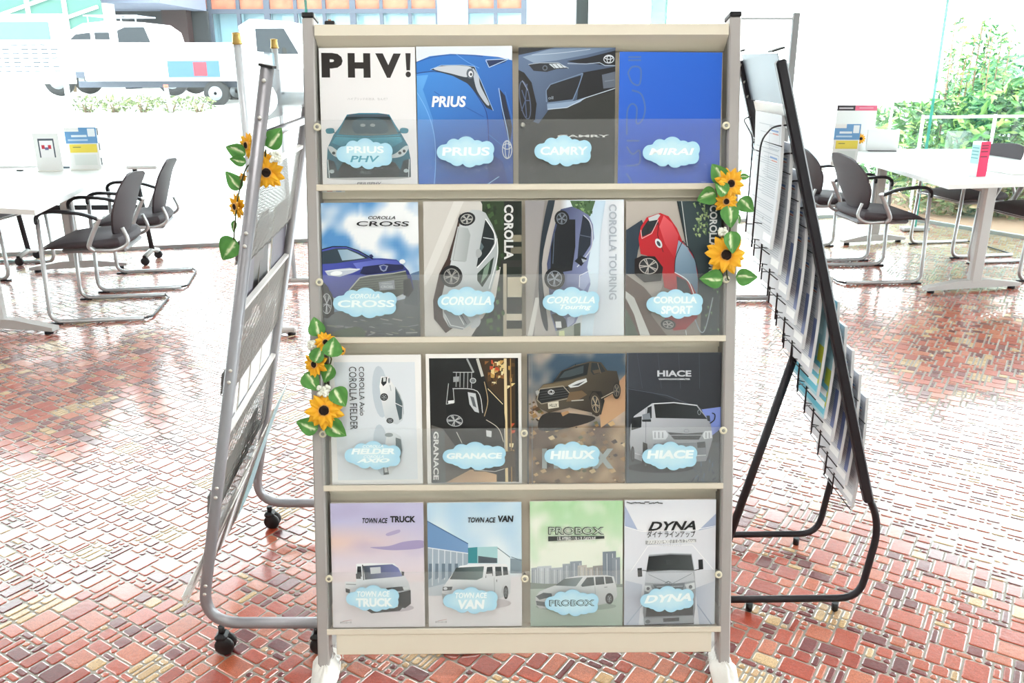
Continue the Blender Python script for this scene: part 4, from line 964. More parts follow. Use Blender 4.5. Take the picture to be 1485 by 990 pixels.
def truck_front(a):
    a.bg(lambda u, v: '#dfe2ea')
    a.poly([(535, 95), (990, 85), (985, 215), (870, 232), (640, 240), (535, 210)], '#dde1ea', grad=((760, 90), (760, 240), '#eceef3')); a.poly([(535, 110), (600, 235), (535, 215)], '#aebbd6'); a.poly([(990, 150), (900, 235), (985, 215)], '#aab7d2')
    a.line([(535, 215), (620, 240), (880, 232), (985, 212)], 3, '#f7f8fb'); a.line([(560, 440), (650, 310), (870, 305), (975, 430)], 3, '#f7f8fb')
    a.poly([(535, 480), (620, 500), (600, 700), (528, 703)], '#c2c9d8'); a.poly([(985, 480), (880, 520), (900, 700), (975, 700)], '#b3bccf', grad=((900, 600), (975, 600), '#d3d9e5')); a.line([(890, 600), (960, 700)], 5, '#8d99b4'); a.line([(620, 600), (540, 700)], 5, '#a5b0c6')
    a.poly([(655, 352), (760, 345), (866, 348), (878, 420), (884, 520), (880, 620), (870, 690), (630, 700), (622, 640), (630, 520), (640, 430)], '#bcc1ca', grad=((760, 350), (760, 690), '#7d838c'))
    a.poly([(652, 362), (760, 352), (864, 355), (876, 432), (760, 430), (640, 438)], '#23272a', grad=((660, 370), (850, 420), '#4b5052')); a.poly([(738, 378), (805, 374), (806, 402), (740, 404)], '#3f4345'); a.line([(652, 360), (760, 350), (864, 353)], 5, '#8f959c')
    for x0 in (596, 898): a.poly([(x0, 378 + (42 if x0 < 700 else 0)), (x0 + 22, 376 + (42 if x0 < 700 else 0)), (x0 + 24, 425 + (36 if x0 < 700 else 0)), (x0 + 2, 427 + (36 if x0 < 700 else 0))], '#1e2124')
    a.line([(620, 430), (640, 432)], 4, '#2a2d30'); a.line([(878, 430), (905, 425)], 4, '#2a2d30')
    a.poly([(640, 445), (870, 440), (880, 480), (760, 500), (632, 490)], '#c8ccd4'); a.line([(650, 450), (760, 500), (865, 446)], 3, '#8d939d')
    a.poly([(632, 505), (660, 505), (672, 528), (655, 542), (630, 530)], '#dfe3e6'); a.poly([(830, 500), (878, 490), (880, 520), (845, 535)], '#dfe3e6'); a.ell(648, 520, 8, 8, '#6c7278'); a.ell(858, 512, 9, 9, '#6c7278')
    a.poly([(672, 500), (830, 492), (820, 530), (690, 535)], '#7a8088'); a.line([(690, 512), (820, 508)], 4, '#c4c9cf'); a.ring(748, 497, 16, 11, 3, '#6b7178'); a.ring(748, 494, 7, 10, 3, '#6b7178')
    a.poly([(640, 610), (870, 600), (868, 652), (634, 660)], '#2b2e33'); a.poly([(624, 668), (870, 655), (874, 692), (626, 700)], '#a4a9b0'); a.poly([(720, 668), (800, 664), (800, 682), (722, 686)], '#3a3e44'); a.ell(645, 684, 12, 10, '#5b6066'); a.line([(630, 700), (872, 694)], 6, '#2c2f33')
    a.text('DYNA', 650, 192, 886, 236, '#1c1d20', bold=.03, shear=.35, flip=6); a.text('ダイナ ラインアップ', 645, 237, 884, 270, '#4b4c50', bold=.015, flip=3)
    a.poly([(637, 284), (888, 276), (888, 290), (637, 302)], '#a3a5a8'); a.text('200/300/400 / 1.0-1.75ton', 645, 279, 882, 300, '#eff0f1', bold=.03, flip=4); a.text('ハイエース ラインアップ', 703, 303, 815, 310, '#a5a6aa')
    rr = random.Random(1)
    for k in range(8): a.line([(545 + k * 22, 99 + rr.uniform(-4, 5)), (570 + k * 22, 100 + rr.uniform(-5, 4))], 5, '#55585c')

BR = [
 ('A', [(92, 262), (603, 252), (98, 965), (604, 965)], car_front_phv, 'white brochure with big black capitals over a teal car seen from the front', 0),
 ('A', [(608, 252), (1115, 245), (607, 962), (1117, 962)], blue_close, 'brochure filled by a close-up of a bright blue bonnet and headlamp', 0),
 ('B', [(38, 252), (554, 254), (47, 957), (557, 957)], dark_close, 'dark grey brochure showing the front corner of a slate blue saloon', 0),
 ('B', [(572, 272), (1114, 282), (573, 957), (1117, 957)], plain_blue, 'plain royal blue brochure at the right end of the top shelf', 0),
 ('C', [(112, 145), (692, 137), (122, 942), (697, 940)], sky_suv, 'brochure with a violet-blue off-roader on rocks under a cloudy blue sky', 1),
 ('C', [(718, 132), (1305, 130), (724, 940), (1308, 938)], white_vertical, 'brochure turned sideways with a white saloon on a pale road', 1),
 ('D', [(52, 130), (640, 122), (52, 930), (640, 930)], dark_wagon, 'brochure turned sideways with a dark estate car against pale sky', 1),
 ('D', [(648, 130), (1215, 130), (648, 930), (1215, 930)], red_hatch, 'brochure turned sideways with a red hatchback, its corner behind the sunflowers', 1),
 ('E', [(160, 140), (675, 135), (155, 890), (688, 890)], white_border, 'white-bordered brochure turned sideways with two small white cars', 2),
 ('E', [(703, 133), (1252, 128), (713, 885), (1255, 885)], black_van, 'white-bordered brochure turned sideways with a black van before golden lights', 2),
 ('F', [(57, 130), (622, 128), (58, 888), (617, 885)], pickup_rocks, 'brochure with a bronze pickup truck climbing down brown rocks', 2),
 ('F', [(630, 125), (1180, 122), (622, 882), (1155, 875)], silver_van, 'dark brochure with a silver high-sided van seen from the front', 2),
 ('G', [(130, 102), (592, 98), (150, 717), (605, 717)], truck_dusk, 'brochure with a small white truck under a lilac and orange sky', 3),
 ('G', [(610, 100), (1082, 95), (625, 717), (1082, 717)], van_street, 'brochure with a white van on a street of pale blue buildings', 3),
 ('H', [(65, 93), (528, 88), (65, 708), (518, 708)], wagon_city, 'green-tinted brochure with a white estate car before a city skyline', 3),
 ('H', [(535, 88), (990, 82), (528, 703), (975, 700)], truck_front, 'pale brochure with a grey cab-over truck seen head on', 3),
]
for v_, q, fn, lab, row in BR: brochure(v_, q, fn, lab, row)

# ------------------------------------------------------------------ cloud tags stuck on the acrylic
m_cloud = M('cloud_card', '#fff', .6, vcol=True)
def cloud_outline(n=110):
    C = [(-113, 2, 41), (-62, -28, 40), (4, -24, 56), (62, -18, 42), (112, -14, 42), (114, 26, 36), (70, 30, 40), (22, 36, 45), (-46, 32, 42), (-80, 20, 36)]
    out = []
    for i in range(n):
        t = 2 * pi * i / n; dx, dy = cos(t), sin(t); best = 0
        for cx, cy, r in C:
            b = cx * dx + cy * dy; q = b * b - (cx * cx + cy * cy - r * r)
            if q > 0: best = max(best, b + math.sqrt(q))
        out.append((dx * best / 155, dy * best / 80))
    return out
CO = cloud_outline()
def cloud(view, cx, cy, w_, h_, lines, label, rot=0):
    ox, oy, sc = VIEW[view]; n = GN + .0016
    u, v = onrack(ox + cx / sc, oy + cy / sc, n); k = (onrack(ox + (cx + 100) / sc, oy + cy / sc, n)[0] - u) / 100
    t = thing('cloud_tag', label, 'tag', (0, 0, 0), 0, 'blue cloud tags on the clear guards'); t.matrix_world = RM(u, v, n) @ Matrix.Rotation(radians(rot), 4, 'Z')
    mb = MB(); P = [(x * w_ / 2 * k, -y * h_ / 2 * k) for x, y in CO]; N = len(P)
    c0 = lin('#a9d8ee'); c1 = lin('#c9e9f4')
    vs = [(x, y, .0007) for x, y in P] + [(x * .6, y * .6, .0007) for x, y in P] + [(0, 0, .0007)] + [(x, y, 0) for x, y in P]
    fs = [(i, (i + 1) % N, N + (i + 1) % N, N + i) for i in range(N)] + [(N + i, N + (i + 1) % N, 2 * N) for i in range(N)] + [(i, 2 * N + 1 + i, 2 * N + 1 + (i + 1) % N, (i + 1) % N) for i in range(N)] + [tuple(range(2 * N + 1, 3 * N + 1))[::-1]]
    mb.add(vs, fs, [c0] * N + [lerp(c0, c1, .7)] * N + [c1] + [c0] * N); mb.obj('card', m_cloud, t)
    mb = MB()
    for j, (body, x0, y0, x1, y1, col, bold, sh) in enumerate(lines):
        V, Fc = text_geo(body, bold, sh); z = .0009
        mb.add([((x0 + a * (x1 - x0) - cx) * k, (-(y1 - b * (y1 - y0)) + cy) * k, z + j * .00004) for a, b in V], Fc, lin(col))
    mb.obj('lettering', m_cloud, t, recalc=False)
W_ = '#eefafd'
cloud('A', 325, 817, 302, 162, [('PRIUS', 230, 778, 428, 815, W_, .03, 0), ('PHV', 248, 828, 405, 862, '#5fa0b8', .02, .2)], 'cloud tag with two lines of lettering before the teal car seen from the front')
cloud('A', 862, 807, 308, 162, [('PRIUS', 738, 783, 990, 828, W_, .03, .05)], 'cloud tag before the bright blue bonnet close-up on the top shelf')
cloud('B', 280, 802, 306, 162, [('CAMRY', 160, 780, 412, 824, W_, .03, .05)], 'cloud tag before the dark grey saloon brochure on the top shelf')
cloud('B', 856, 809, 306, 162, [('MIRAI', 738, 788, 978, 824, '#f6fcfe', .03, .2)], 'cloud tag before the plain royal blue brochure')
cloud('C', 368, 738, 384, 182, [('COROLLA', 280, 684, 456, 712, W_, .02, .3), ('CROSS', 205, 722, 545, 765, W_, .03, .05)], 'cloud tag with two lines of lettering before the violet-blue off-roader')
cloud('C', 974, 731, 344, 178, [('COROLLA', 825, 700, 1124, 752, W_, .035, .25)], 'cloud tag with one line of lettering before the white saloon')
cloud('D', 322, 733, 342, 180, [('COROLLA', 178, 700, 465, 742, W_, .03, .3), ('Touring', 255, 748, 445, 785, W_, .03, .3)], 'cloud tag with two lines of lettering before the dark estate car')
cloud('D', 942, 745, 340, 176, [('COROLLA', 815, 700, 1075, 742, W_, .045, 0), ('SPORT', 860, 755, 1050, 805, W_, .045, .1)], 'cloud tag with two lines of lettering before the red hatchback')
cloud('E', 398, 712, 324, 166, [('COROLLA', 342, 652, 460, 668, W_, .02, .3), ('FIELDER', 275, 672, 525, 706, W_, .05, .2), ('COROLLA', 345, 712, 462, 728, W_, .02, .3), ('AXIO', 305, 730, 495, 755, W_, .05, .3)], 'cloud tag crowded with four lines of lettering before two small white cars')
cloud('E', 981, 716, 366, 164, [('GRANACE', 822, 698, 1142, 733, W_, .05, .1)], 'cloud tag before the black van with golden lights')
cloud('F', 315, 715, 320, 166, [('HILUX', 190, 685, 450, 735, W_, .05, .1)], 'cloud tag before the bronze pickup on rocks')
cloud('F', 876, 716, 318, 166, [('HIACE', 745, 682, 1015, 732, W_, .05, .1)], 'cloud tag before the silver high-sided van')
cloud('G', 343, 571, 264, 134, [('TOWN ACE', 265, 534, 428, 563, W_, .03, .15), ('TRUCK', 260, 569, 442, 614, W_, .05, 0)], 'cloud tag before the small white truck under the lilac sky')
cloud('G', 827, 581, 272, 136, [('TOWN ACE', 752, 541, 910, 570, W_, .03, .15), ('VAN', 765, 577, 898, 625, W_, .05, .12)], 'cloud tag before the white van on the blue street')
cloud('H', 270, 593, 268, 136, [('PROBOX', 158, 577, 383, 610, '#3b4a50', .055, 0), ('PROBOX', 163, 580, 378, 607, '#b9dbe6', .0, 0)], 'cloud tag with dark outlined lettering before the green-tinted brochure')
cloud('H', 742, 575, 268, 134, [('DYNA', 628, 550, 862, 590, W_, .04, .3)], 'cloud tag before the grey cab-over truck', 3)

# ------------------------------------------------------------------ sunflower garlands
m_leaf = M('silk_leaf', '#fff', .55, vcol=True)
m_petal = M('silk_petal', '#fff', .6, vcol=True)
m_seed = M('seed_head', '#24140d', .9, bump=.6, bscale=900)
m_vine = M('vine_stem', '#3f4a24', .6)
m_filler = M('filler_blossom', '#eef0e4', .8)
LEAF = {}
def leaf_mesh(kind):
    if kind in LEAF: return LEAF[kind]
    rr = random.Random(kind); mb = MB(); dk = lin('#3f7a33'); md = lin('#5c9a47'); wh = lin('#e6ecc4'); off = rr.uniform(-.2, .25); NU, NV = 12, 14
    wid = lambda t: .40 * (math.sin(pi * min(1, t ** .72)) ** .8) * (1 - .25 * t) if 0 < t < 1 else 0
    def pos(u, v):
        s = (u - .5) * 2; wv = max(wid(v), .0001)
        return Vector((s * wv, v, .10 * abs(s) * wv * 2 - .18 * v * v + .015 * sin(v * 22) * abs(s)))
    def colr(u, v):
        s = (u - .5) * 2; n = noise.noise(Vector((u * 5 + kind, v * 3, kind))); c = lerp(dk, md, .5 + .6 * n)
        if abs(s) < .09: c = lerp(c, lin('#9cc07a'), .6)
        d = abs(s - off - .25 * (v - .5) + .12 * noise.noise(Vector((u * 9, v * 8, kind * 3.1))))
        if .12 < v < .72 and d < .15: c = lerp(c, wh, min(1, (.15 - d) * 11))
        return c
    mb.grid(pos, NU, NV, colr); LEAF[kind] = mb.mesh('leaf', m_leaf); return LEAF[kind]
def petal_mesh():
    mb = MB(); o = lin('#e07c12'); y = lin('#f2ac1c'); yl = lin('#f7c330')
    def pos(u, v):
        s = (u - .5) * 2; wv = .17 * (sin(pi * min(1, (v * .93 + .07) ** .8))) ** .75 + .002
        return Vector((s * wv, v, -.22 * (abs(s)) ** 2 * .3 + .16 * v - .24 * v * v + .02 * cos(s * 6)))
    mb.grid(pos, 6, 8, lambda u, v: lerp(lerp(o, y, min(1, v * 2.2)), yl, max(0, v - .5)))
    return mb.mesh('petal', m_petal)
PM = petal_mesh()
def frame(origin, x, n):
    """matrix with y axis along x-direction given, z axis n"""
    y = Vector(x).normalized(); z = Vector(n); z = (z - y * z.dot(y)).normalized(); xx = y.cross(z)
    m = Matrix.Identity(4)
    for i, a in enumerate((xx, y, z)):
        for k in range(3): m[k][i] = a[k]
    for k in range(3): m[k][3] = origin[k]
    return m
def garland(label, P, ax, leaves, flowers, fillers, vine, seed=1):
    """P(px,py,lift) gives a point on the hanging plane; ax = (right, up, out)"""
    rr = random.Random(seed); U_, V_, N_ = ax
    t = thing('sunflower_garland', label, 'garland', P(*vine[0], .0)); inv_ = Matrix.Translation(-t.location)
    mb = MB(); mb.tube([p - t.location for p in catmull([P(x, y, .004) for x, y in vine], False, 5)], .0016, 6); mb.obj('vine', m_vine, t)
    def px_len(a, b, l): return (P(*b, l) - P(*a, l)).length
    for i, (bx, by, tx, ty, wf, lift, tilt) in enumerate(leaves):
        a = P(bx, by, lift); b = P(tx, ty, lift + tilt); d = b - a
        o = link('leaf', leaf_mesh(i % 5), t); m = frame(a - t.location, d, N_ + U_ * rr.uniform(-.35, .35)); L = d.length
        o.matrix_local = m @ Matrix.Diagonal((L * wf, L, L * .8, 1))
    for (cx, cy, rad, ang, lean_, lift, sq) in flowers:
        c = P(cx, cy, lift); R_ = px_len((cx, cy), (cx + rad, cy), lift)
        zax = (N_ + U_ * lean_[0] + V_ * lean_[1]).normalized(); e = D.objects.new('sunflower', None); COL.objects.link(e); e.parent = t; e.empty_display_size = .01
        e.matrix_local = frame(c - t.location, V_, zax)
        for ring_, (nn, sc_, zz) in enumerate(((13, 1.0, 0), (10, .8, .0035))):
            for k in range(nn):
                q = 2 * pi * (k + ring_ * .5) / nn + rr.uniform(-.12, .12) + ang; s_ = R_ * sc_ * rr.uniform(.9, 1.06)
                o = link('petal', PM, e); o.matrix_local = Matrix.Translation((0, 0, zz)) @ Matrix.Rotation(q, 4, 'Z') @ Matrix.Rotation(rr.uniform(-.12, .3) + sq, 4, 'X') @ Matrix.Diagonal((s_ * 1.6, s_, s_, 1))
        mb = MB(); mb.lathe((0, 0, 0), [(R_ * .24, .002), (R_ * .27, .005), (R_ * .22, .009), (R_ * .1, .008), (R_ * .02, .006)], 18); mb.obj('seed_head', m_seed, e)
        mb = MB()
        for k in range(26):
            q = 2 * pi * k / 26; p = Vector((cos(q) * R_ * .27, sin(q) * R_ * .27, .0065)); mb.box(p, (.0016, .0016, .005), col=lin('#d8a45c'))
        mb.obj('stamen', m_petal, e)
    for (cx, cy, rad) in fillers:
        c = P(cx, cy, .012) - t.location; r_ = px_len((cx, cy), (cx + rad, cy), .012); mb = MB()
        for k in range(44):
            p = c + U_ * rr.uniform(-r_, r_) + V_ * rr.uniform(-r_, r_) * .9 + N_ * rr.uniform(-.003, .005); mb.lathe(p, [(.001, -.002), (.0042, 0), (.0036, .002), (.001, .003)], 6, N_ + U_ * rr.uniform(-1, 1))
        mb.obj('filler_blossom', m_filler, t)
    return t
def PR(px, py, lift): u, v = onrack(px, py, lift + .004); return R(u, v, lift + .004)
AXR = (RU, RV, RN)
def pc(ox, oy, s, L): return [tuple([ox + q[0] / s, oy + q[1] / s] + [r / s for r in q[2:]]) for q in L]
def lv(ox, oy, s, L): return [(ox + a / s, oy + b / s, ox + c / s, oy + d / s, w_, l, t_) for a, b, c, d, w_, l, t_ in L]
def fw(ox, oy, s, L): return [(ox + a / s, oy + b / s, r / s, an, ln, l, sq) for a, b, r, an, ln, l, sq in L]
# right garland (view origin 980,230 scale 4.95)
garland('artificial sunflower garland on the right post of the cream rack', PR, AXR,
    lv(980, 230, 4.95, [(345, 165, 262, 40, 1.15, .012, .008), (370, 250, 290, 175, 1.35, .024, .006), (290, 245, 158, 300, 1.25, .008, .006), (455, 290, 562, 380, 1.2, .010, .006), (460, 130, 535, 128, .9, .002, .0), (455, 110, 475, 72, .8, .002, .0), (375, 335, 405, 495, 1.2, .016, .006), (395, 520, 420, 680, 1.15, .030, .004), (340, 862, 178, 862, 1.1, .010, .008), (430, 850, 590, 850, 1.1, .010, .008), (450, 400, 462, 470, .5, .004, 0)]),
    fw(980, 230, 4.95, [(385, 180, 115, .2, (.25, .5), .012, .15), (360, 310, 85, .8, (-.1, -.9), .010, .1), (358, 690, 148, .1, (0, -.1), .016, 0)]),
    pc(980, 230, 4.95, [(335, 525, 26)]), pc(980, 230, 4.95, [(420, 110), (390, 250), (360, 350), (390, 500), (370, 560), (360, 700), (370, 850), (385, 870)]), 1)
garland('artificial sunflower garland on the left post of the cream rack', PR, AXR,
    lv(420, 450, 4.95, [(205, 185, 175, 48, 1.2, .010, .006), (300, 335, 320, 190, 1.35, .024, .0), (180, 375, 220, 250, 1.25, .022, .0), (300, 390, 240, 520, 1.2, .014, .0), (110, 450, 205, 575, 1.2, .012, .006), (320, 555, 400, 690, 1.25, .014, .006), (205, 850, 45, 800, 1.15, .010, .008), (270, 800, 400, 905, 1.2, .012, .008)]),
    fw(420, 450, 4.95, [(250, 225, 80, .3, (.5, .7), .012, .2), (190, 385, 100, .9, (-.5, .4), .012, .15), (250, 715, 145, .15, (.05, .55), .016, .0), (370, 290, 35, .4, (.8, 0), .006, .2)]),
    pc(420, 450, 4.95, [(165, 245, 28), (245, 580, 42)]), pc(420, 450, 4.95, [(200, 170), (230, 250), (300, 350), (240, 480), (285, 560), (220, 620), (240, 720), (230, 850)]), 2)
def PL(px, py, lift): d = ray(px, py); Y = 1.715 - lift; t_ = Y / d.y; return Vector((d.x * t_, Y, CAM_H + d.z * t_))
AXL = (Vector((1, 0, 0)), Vector((0, 0, 1)), Vector((0, -1, 0)))
def PLb(px, py, lift): return PL(px, py, -.05 - lift * 0 + lift)
garland('artificial sunflower garland wound behind the near post of the grey mesh rack', PLb, AXL,
    lv(240, 180, 4.95, [(735, 170, 825, 25, 1.2, .0, 0), (725, 160, 700, 60, 1.0, -.01, 0), (575, 215, 425, 165, 1.1, .0, .004), (580, 270, 450, 250, .9, .004, 0), (545, 465, 425, 340, .95, .0, .004), (500, 690, 480, 780, .7, 0, 0), (500, 820, 395, 975, 1.25, .0, .004)]),
    fw(240, 180, 4.95, [(600, 150, 95, .2, (-.8, .3), -.004, .1), (560, 380, 40, .1, (-.8, 0), -.004, .1), (520, 590, 95, .5, (-.9, .2), -.004, .1), (700, 270, 85, .3, (.6, .6), .0, .2), (725, 345, 130, .1, (.2, -1.1), .002, .1)]),
    pc(240, 180, 4.95, [(790, 235, 40)]), pc(240, 180, 4.95, [(720, 180), (700, 280), (590, 300), (530, 480), (510, 600), (500, 700), (490, 830)]), 3)

# ------------------------------------------------------------------ grey mesh rack on the left
m_grey = M('grey_metal', '#96959a', .38, .45)
def dots_mat(name, col, n, hole=.3, op=.5):
    """perforated sheet: fine round holes cut by alpha"""
    m = M(name, col, .5, .2); nt = m.node_tree; nn = nt.nodes; l = nt.links
    g = nn.new('ShaderNodeTexCoord'); v = nn.new('ShaderNodeTexVoronoi'); v.inputs['Scale'].default_value = n; v.inputs['Randomness'].default_value = 0
    l.new(g.outputs['Object'], v.inputs['Vector']); c = nn.new('ShaderNodeMath'); c.operation = 'GREATER_THAN'; c.inputs[1].default_value = hole
    l.new(v.outputs['Distance'], c.inputs[0]); l.new(c.outputs[0], nn['Principled BSDF'].inputs['Alpha']); return m
m_mesh = dots_mat('perforated_steel', '#83817d', 210, .46)
NY, FY = 1.745, 2.335
def LX(z, y=NY): return -.735 + (z - .15) * .2139 - (y - NY) / (FY - NY) * .043
LD = Vector((.2139, 0, 1)).normalized(); LN = Vector((-1, 0, .2139)).normalized(); LY = Vector((-.043 / .59, 1, 0)).normalized()
lr = thing('mesh_rack', 'grey tubular rack with perforated pockets on castors, left of the cream rack', 'rack', (-.6, 2.04, 0)); LO = lr.location.copy()
def lk(mb, name, mat, par=None):
    mb.v = [tuple(Vector(v) - LO) for v in mb.v]; return mb.obj(name, mat, par or lr)
for y in (NY, FY):
    ex = -.34 if y == NY else -.38
    pts = rounded([(LX(1.36, y), y, 1.36), (LX(.07, y), y, .082), (ex, y, .082)], .10, 8)
    mb = MB(); mb.tube(pts, .0135, 12, ry=.014, up=(0, 1, 0)); p = lk(mb, 'side_frame', m_grey)
    mb = MB(); mb.box((LX(1.36, y), y, 1.362), (.028, .028, .005), (LN, Vector((0, 1, 0)), LD)); lk(mb, 'end_cap', m_black, p)
    if y == NY:
        for z in (1.335, 1.265, 1.035, 1.008, .735, .708, .452, .428, .195, .172):
            mb = MB(); mb.lathe((LX(z), y - .0135, z), [(.0045, 0), (.004, .002), (.0015, .0032)], 10, (0, -1, 0)); lk(mb, 'rivet', M('bright_rivet', '#d8d6d2', .3, .7), p)
    for x in (LX(.05, y) + .05, ex - .035 - (.1 if y == NY else 0)):
        mb = MB(); mb.cyl((x, y, .072), (x, y, .052), .008, 8, mat=0); mb.box((x, y, .046), (.03, .038, .02), bev=.007)
        cst = lk(mb, 'castor', m_black)
        mb = MB(); mb.lathe((x + .006, y - .018, .0235), [(.018, 0), (.0235, .004), (.0235, .012), (.017, .015)], 18, (0, 1, 0)); mb.lathe((x + .006, y + .003, .0235), [(.018, 0), (.0235, .004), (.0235, .012), (.017, .015)], 18, (0, 1, 0)); lk(mb, 'wheel', m_black, cst)
mb = MB(); mb.tube([(-.345, NY, .082), (-.385, FY, .082)], .011, 8); lk(mb, 'rear_tube', m_grey)
def lpanel(z0, z1, mat, name, off=0.0, th=.0016, y0=NY + .012, y1=FY - .012):
    mb = MB(); A = [Vector((LX(z, y), y, z)) + LN * off for z, y in ((z0, y0), (z0, y1), (z1, y1), (z1, y0))]
    mb.prism(A, LN * th); return lk(mb, name, mat)
for z0, z1 in ((.965, 1.155), (.67, .86), (.37, .568)):
    lpanel(z0, z1, m_mesh, 'mesh_panel')
    mb = MB(); mb.box(((LX(z1, NY) + LX(z1, FY)) / 2, (NY + FY) / 2, z1 + .002), (.012, FY - NY - .03, .008), (LN, LY, LD)); lk(mb, 'panel_rail', M('white_rail', '#e6e4e2', .4))
    zb = z0 - .01
    mb = MB(); q = [Vector((LX(zb, y), y, zb)) + LN * .004 for y in (NY + .02, FY - .02)]
    mb.prism([q[0], q[1], q[1] + LN * .018 + LD * .005, q[0] + LN * .018 + LD * .005], LD * .002); lk(mb, 'pocket_floor', m_mesh)
    mb = MB(); mb.prism([q[0] + LN * .018, q[1] + LN * .018, q[1] + LN * .021 + LD * .05, q[0] + LN * .021 + LD * .05], LN * .0015); lk(mb, 'pocket_front', MATS['perforated_steel'])
# bottom pocket whose sheet reaches forward of the frame
mb = MB(); a = [Vector((LX(.36, y), y, .36)) + LN * .002 for y in (NY + .02, FY - .02)]; b_ = [Vector((LX(.10, y), y, .10)) + LN * .05 for y in (NY + .02, FY - .02)]
mb.prism([a[0], a[1], b_[1], b_[0]], (0, 0, .0018)); mb.prism([b_[0], b_[1], b_[1] + Vector((-.004, 0, .03)), b_[0] + Vector((-.004, 0, .03))], (-.0015, 0, 0)); lk(mb, 'mesh_panel', dots_mat('white_perforated', '#e6e5e2', 210, .46))
mb = MB(); zr = 1.225
mb.tube([(LX(zr, NY), NY, zr), (LX(zr, FY), FY, zr)], .011, 8); lk(mb, 'cross_rail', m_grey)
def hdr(u, v):
    z = 1.245 + .105 * v; y = NY + .02 + (FY - NY - .04) * u
    return Vector((LX(z, y), y, z)) + LN * (.02 + .045 * sin(pi * v) * -1)
mb = MB(); mb.grid(hdr, 8, 8); lk(mb, 'header_sheet', M('frosted_header', '#5c656e', .5, alpha=.85))
# brochures standing in its pockets
m_bk = [M('dark_cover', '#2a2b31', .4), M('lilac_grey_cover', '#5f5c6a', .45), M('black_cover', '#191b20', .35), M('white_cover', '#dfe0e6', .5), M('teal_grey_cover', '#8fb0ba', .5)]
def leafbox(y, wy, z0, z1, off0, off1, mi, name='brochure', lab='', grp='', bend=0):
    """a thin booklet standing in a pocket, its top leaning"""
    t = thing(name, lab, 'brochure', (LX(z0, y), y, z0), 0, grp); O = t.location; th = .004
    def pf(u, v, s): z = z0 + (z1 - z0) * v; yy = y - wy / 2 + wy * u; return Vector((LX(z, yy), yy, z)) + LN * (off0 + (off1 - off0) * v + bend * v * v + s) - O
    mb = MB(); mb.grid(lambda u, v: pf(u, v, 0), 2, 6); mb.grid(lambda u, v: pf(u, v, th), 2, 6)
    mb.obj('cover', m_bk[mi], t)
    mb = MB()
    for u0 in (0, 1): mb.grid(lambda u, v: pf(u0, v, th * (.1 + .8 * u)), 1, 6)
    mb.grid(lambda u, v: pf(u, 1, th * (.1 + .8 * v)), 2, 1); mb.obj('page_edge', m_paper, t)
for y, wy, mi, o1, lab in ((1.80, .07, 1, .02, 'narrow grey brochure at the near end of the upper mesh pocket'), (1.88, .10, 1, .03, 'lilac grey brochure near the front of the upper mesh pocket'), (1.99, .12, 2, .02, 'black brochure in the middle of the upper mesh pocket'), (2.06, .10, 0, .04, 'charcoal brochure leaning behind the black one in the upper mesh pocket'), (2.23, .19, 1, .02, 'wide lilac grey brochure at the far end of the upper mesh pocket')):
    leafbox(y, wy, .80, 1.02, .006 + (.01 if mi == 2 else 0), o1 * .5 + .006, mi, lab=lab, grp='brochures in the mesh pockets')
for y, wy, mi, lab in ((1.84, .10, 3, 'white brochure at the near end of the middle mesh pocket'), (1.97, .10, 3, 'second white brochure from the near post in the middle mesh pocket'), (2.10, .12, 3, 'third white brochure from the near post in the middle mesh pocket'), (2.24, .13, 3, 'white brochure at the far end of the middle mesh pocket')):
    leafbox(y, wy, .50, .735, .008, .014, mi, lab=lab, grp='brochures in the mesh pockets')
for k, (y, mi, o0, o1, z1) in enumerate(((1.88, 2, .02, -.02, .375), (1.93, 3, .018, -.022, .40), (2.0, 2, .016, -.024, .42), (2.05, 3, .014, -.028, .43), (2.12, 2, .012, -.034, .455), (2.2, 4, .010, -.045, .50))):
    leafbox(y, .19, .15, z1, .026 - .003 * k, o1 + .004, mi, lab=['black-backed', 'white', 'second black-backed', 'second white', 'third black-backed', 'teal-grey'][k] + ' booklet fanned out in the lowest mesh pocket', grp='fanned booklets in the lowest mesh pocket', bend=-.012)

# ------------------------------------------------------------------ black wire leaflet stand on the right
m_blk = M('black_steel', '#26242a', .38, .3)
QN, QF = 1.905, 2.225
def QX(z): return .571 + .306 * (1.374 - z)
QD = Vector((-.306, 0, 1)).normalized(); QNr = Vector((1, 0, .306)).normalized()
qr = thing('leaflet_stand', 'black wire leaflet stand leaning on the right of the cream rack', 'rack', (.75, 2.06, 0)); QO = qr.location.copy()
def qk(mb, name, mat, par=None):
    mb.v = [tuple(Vector(v) - QO) for v in mb.v]; return mb.obj(name, mat, par or qr)
for y in (QN, QF):
    mb = MB(); mb.box((QX(.845), y, .845), (.024, .022, 1.10), (QNr, Vector((0, 1, 0)), QD), bev=.004); p = qk(mb, 'post', m_blk)
    mb = MB(); mb.box((QX(1.397), y + .008, 1.392), (.028, .036, .004), (QNr, Vector((0, 1, 0)), QD)); qk(mb, 'end_cap', m_black, p)
    mb = MB(); mb.tube(rounded([(QX(.36) - .006, y, .36), (QX(.28) + .01, y, .29), (.928, y, .225), (.905, y, .036), (.30, y, .030)], .055, 6), .0095, 8)
    qk(mb, 'foot_tube', m_blk)
    for x in (.845, .62):
        mb = MB(); mb.cyl((x, y, .022), (x, y, 0), .009, 10); qk(mb, 'glide', m_black)
mb = MB(); mb.tube([(.565, QN, .03), (.565, QF, .03)], .008, 8); qk(mb, 'base_bar', m_blk)
mb = MB(); mb.tube([(.730, 2.05, .70), (.571, 2.05, .032)], .0115, 8); qk(mb, 'strut', m_blk)
